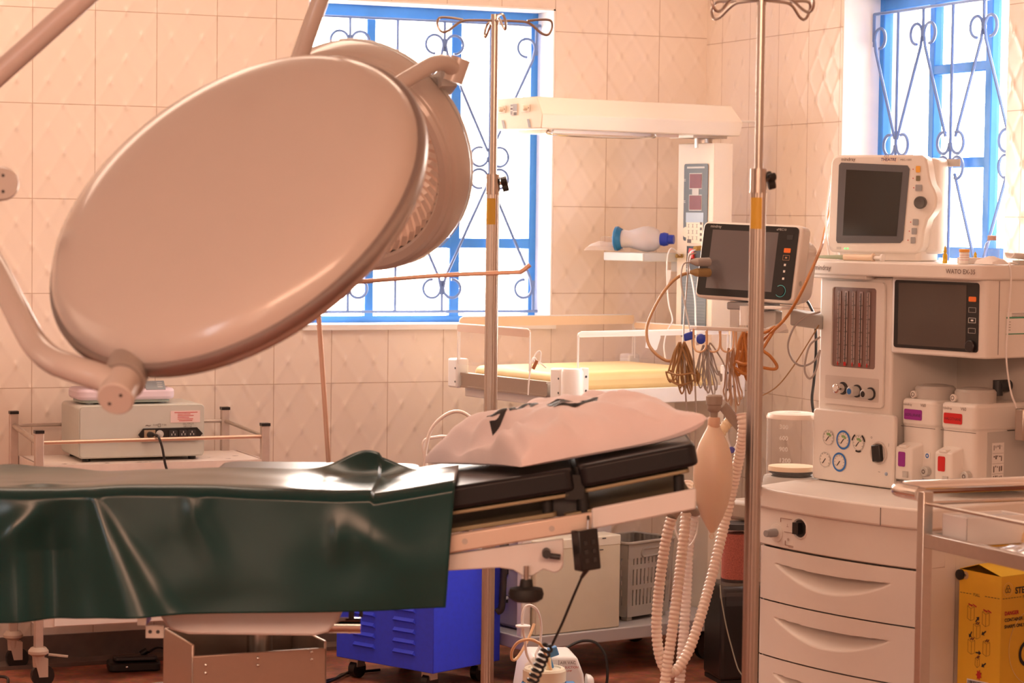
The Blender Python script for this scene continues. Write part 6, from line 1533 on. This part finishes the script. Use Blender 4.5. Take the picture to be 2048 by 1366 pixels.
# things lying on it
WT = thing('instrument_case', 'white plastic case without lid lying on the steel trolley', 'case', NTp(.112, -.088, .741), math.radians(3))
b = MB()
def tray_mesh(b, x0, x1, y0, y1, h, t):
    b.box(x0, x1, y0, y1, 0, t).box(x0, x1, y0, y0 + t, 0, h).box(x0, x1, y1 - t, y1, 0, h).box(x0, x0 + t, y0, y1, 0, h).box(x1 - t, x1, y0, y1, 0, h)
tray_mesh(b, -.092, .062, -.03, .055, .060, .004); b.build('case_shell', M_white2, WT, bevel=.002)
b = MB(); b.box(-.07, .045, -.01, .04, .052, .056); b.build('slot_insert', M_lgrey, WT)
GB = thing('plastic_pouch', 'crumpled clear pouch with amber contents on the steel trolley', 'pouch', NTp(.212, -.125, .7412), math.radians(-20))
b = MB()
def pf_(u, v):
    x, y = (u - .5) * .10, (v - .5) * .085; k = max(0, math.sin(PI * u) * math.sin(PI * v)) ** .45
    return (x + .01 * noise.noise(V((u * 4, v * 4, 1))), y, .004 + k * (.058 + .028 * noise.noise(V((x * 32, y * 32, 8)))))
b.grid(pf_, 34, 30); b.build('film', clear_mat('amber_film', (.93, .74, .50), .08, .55), GB)
b = MB(); b.grid(lambda u, v: ((u - .5) * .07, (v - .5) * .06, .004 + max(0, math.sin(PI * u) * math.sin(PI * v)) ** .5 * .035), 16, 14); b.build('contents', mat('amber_contents', (.75, .45, .22), .5, noise_amt=.3, noise_scale=60), GB)
GS = thing('wrapped_pack', 'silver wrapped pack lying flat at the trolley edge', 'pack', NTp(.135, -.235, .7412), math.radians(12))
b = MB(); b.grid(lambda u, v: ((u - .5) * .17, (v - .5) * .12, .003 + max(0, math.sin(PI * u) * math.sin(PI * v)) ** .4 * (.014 + .008 * noise.noise(V((u * 7, v * 7, 3))))), 30, 24)
b.build('foil', mat('silver_foil', (.62, .62, .64), .22, .7, noise_amt=.2, noise_scale=40), GS)
CW = thing('white_cloth', 'bunched white cloth at the far right of the steel trolley', 'cloth', NTp(.35, -.09, .7412), 0)
b = MB(); b.grid(lambda u, v: ((u - .5) * .14, (v - .5) * .13, .003 + max(0, math.sin(PI * u) * math.sin(PI * v)) ** .4 * (.060 + .02 * noise.noise(V((u * 5, v * 5, 6))))), 26, 24)
b.build('fabric', mat('white_linen', (.80, .78, .80), .8), CW)
YC = thing('yellow_reflection', 'flat yellow card sheet, the sharps box mirrored as colour under the white case on the trolley', 'reflection', NTp(.14, -.085, .7392), math.radians(2))  # yellow sheet standing in for the sharps container reflected in the steel tray
MB().box(-.10, .19, -.035, .06, 0, .0015).build('reflection', M_yellow, YC)

# ------------------------------------------------------------------ sharps container
SB = thing('sharps_container', 'yellow cardboard sharps container hung on the side of the machine drawers', 'sharps container', mm(.597, .115, .262), mrot)
WF, WS, HB = .135, .20, .298     # face towards the front of the machine, face towards the trolley
b = MB(); b.prism([(0, 0), (WF, 0), (WF, WS), (0, WS)], 0, HB)
vs = b.v
b2 = MB(); b2.add([(0, 0, 0), (WF, 0, 0), (WF, WS, 0), (0, WS, 0), (0, 0, HB), (WF, 0, HB - .004), (WF, WS, HB - .004), (0, WS, HB), ],
                  [(3, 2, 1, 0), (0, 1, 5, 4), (1, 2, 6, 5), (2, 3, 7, 6), (3, 0, 4, 7)])
b2.build('carton', M_yellow, SB)
MB().add([(0, 0, HB), (WF * .45, .0, HB + .018), (WF, 0, HB - .004), (WF, WS, HB - .002), (WF * .45, WS, HB + .018), (0, WS, HB)], [(0, 1, 4, 5), (1, 2, 3, 4)]).build('lid_flaps', mat('inner_yellow_card', (.90, .62, .05), .55), SB, solid=.0015)
FA = lambda x, z: face((x, -.0008, z), (1, 0, 0), (0, 0, 1))
FB = lambda y, z: face((WF + .0008, y, z), (0, 1, 0), (0, 0, 1))
M_oc = mat('pale_ring_print', (.90, .70, .30), .6)
def dashes(F, w, name):
    b = MB()
    for k in range(int(w / .010)):
        x = .004 + k * .010
        if abs(x - w * .45) < .022: continue
        b.at(F(x, HB - .058)).box(0, .006, 0, .0012, 0, .0005)
    b.at(F(w * .45 - .014, HB - .061)).text('FULL', .010, 0, 0, .0004)
    b.build(name, M_ink, SB)
dashes(FA, WF, 'fill_line'); dashes(FB, WS, 'fill_line')
# assembly pictograms on the first face
def pict(x, z, s=1.0, red=False):
    b = MB().at(FA(x, z)); w, h = .011 * s, .030 * s; t = .0006
    for (a_, c_) in (((-w, 0), (-w, h)), ((w, 0), (w, h)), ((0, -.005), (0, h - .005)), ((-w, 0), (0, -.005)), ((0, -.005), (w, 0)), ((-w, h), (0, h - .005)), ((0, h - .005), (w, h)), ((-w, h), (0, h + .005)), ((0, h + .005), (w, h))):
        b.bar((*a_, .0004), (*c_, .0004), t, .0003, 0, up=(0, 0, 1))
    if red:
        for dx in (-.7, .5): b.bar((dx * w, h + .006, .0004), (dx * w + .012 * s, h + .001, .0004), .003, .0003, 1, up=(0, 0, 1))
    else:
        for dx in (-.3, .2): b.bar((dx * w, h + .0, .0004), (dx * w + .006, h + .007, .0004), .003, .0003, 0, up=(0, 0, 1))
    b.build('assembly_picture', [mat('brown_print', (.20, .07, .02), .6), M_inkr], SB)
pict(.040, .180, 1, True); pict(.088, .172, 1, True); pict(.060, .138); pict(.044, .098); pict(.092, .100); pict(.064, .068, .6)
def arrow(x, z, ang):
    b = MB().at(FA(x, z) @ Matrix.Rotation(math.radians(ang), 4, 'Z')); b.add([(-.010, -.002, .0004), (0, -.002, .0004), (0, -.006, .0004), (.008, 0, .0004), (0, .006, .0004), (0, .002, .0004), (-.010, .001, .0004)], [(0, 1, 2, 3, 4, 5, 6)]).build('arrow_print', M_ink, SB)
for a_ in ((.062, .182, 50), (.082, .150, 215), (.040, .140, 240), (.068, .100, 0), (.084, .072, 215)): arrow(*a_)
b = MB().at(FA(.070, .046)); b.add([(.010 * (1 if k % 2 else .6) * math.cos(k * PI / 7), .014 * (1 if k % 2 else .6) * math.sin(k * PI / 7), .0004) for k in range(14)], [tuple(range(14))]).build('red_burst', M_inkr, SB)
b = MB().at(FA(.032, .006)); b.quad(0, .07, 0, .026, .0002, 0); random.seed(2); x = .003
while x < .066: w_ = random.choice((.0008, .0014, .002)); b.box(x, x + w_, .007, .023, .0003, .0006, 1); x += w_ + random.choice((.0008, .0014))
b.text('6 001234 567890', .006, .006, .0015, .0004, 1); b.build('barcode', [M_paper, M_ink], SB)
# second face lettering
b = MB().at(FB(.048, HB - .048)); b.text('STERICON', .022, 0, 0, .0004, bold=.0006); b.build('heading', M_ink, SB)
b = MB().at(FB(.022, HB - .036)); b.ring(.016, .0166, .0004, 32, 1)
for k in range(3):
    a = math.radians(90 + 120 * k); cx, cy = .0052 * math.cos(a), .0052 * math.sin(a)
    b.at(FB(.022, HB - .036) @ Matrix.Translation((cx, cy, 0))).ring(.0040, .0056, .0006, 20, 0, a - math.radians(140), a + math.radians(140))
b.at(FB(.022, HB - .036)).ring(.002, .003, .0006, 14)
b.build('biohazard_symbol', [M_ink, M_oc], SB)
MB().at(FB(.012, HB - .098)).text('DANGER', .0125, 0, 0, .0004, bold=.0005).build('danger_word', M_inkr, SB)
b = MB().at(FB(.012, HB - .114)); b.text('CONTAINER FOR', .0115, 0, 0, .0004, bold=.0003); b.text('SHARPS ONLY', .0115, 0, -.016, .0004, bold=.0003); b.build('contents_text', M_ink, SB)
b = MB().at(FB(.012, .010)); b.text('DESTROY BY', .0095, 0, 0, .0004); b.text('INCINERATION', .0095, 0, -.011, .0004); b.build('disposal_text', M_inkg, SB)
b = MB().at(FB(.125, .115)); b.ring(.094, .0955, .0004, 64, 1)
for k in range(3):
    a = math.radians(90 + 120 * k); b.at(FB(.125, .115) @ Matrix.Translation((.030 * math.cos(a), .030 * math.sin(a), 0))).ring(.024, .033, .0006, 36, 0, a - math.radians(145), a + math.radians(145))
b.at(FB(.125, .115)).ring(.013, .019, .0006, 24); b.build('large_biohazard_symbol', [M_ink, M_oc], SB)
MB().at(FA(.0, HB - .014) @ Matrix.Translation((.005, 0, 0))).lathe([(.013, 0), (.013, .006), (.008, .008), (0, .008)], 22).build('hanging_knob', M_black, SB)
MB().at(FA(.020, HB - .014)).disc(.010, .0006, 20).ring(.0012, .003, .001, 10, 1).build('clear_washer', [mat('washer', (.60, .42, .22), .4), M_dark], SB)
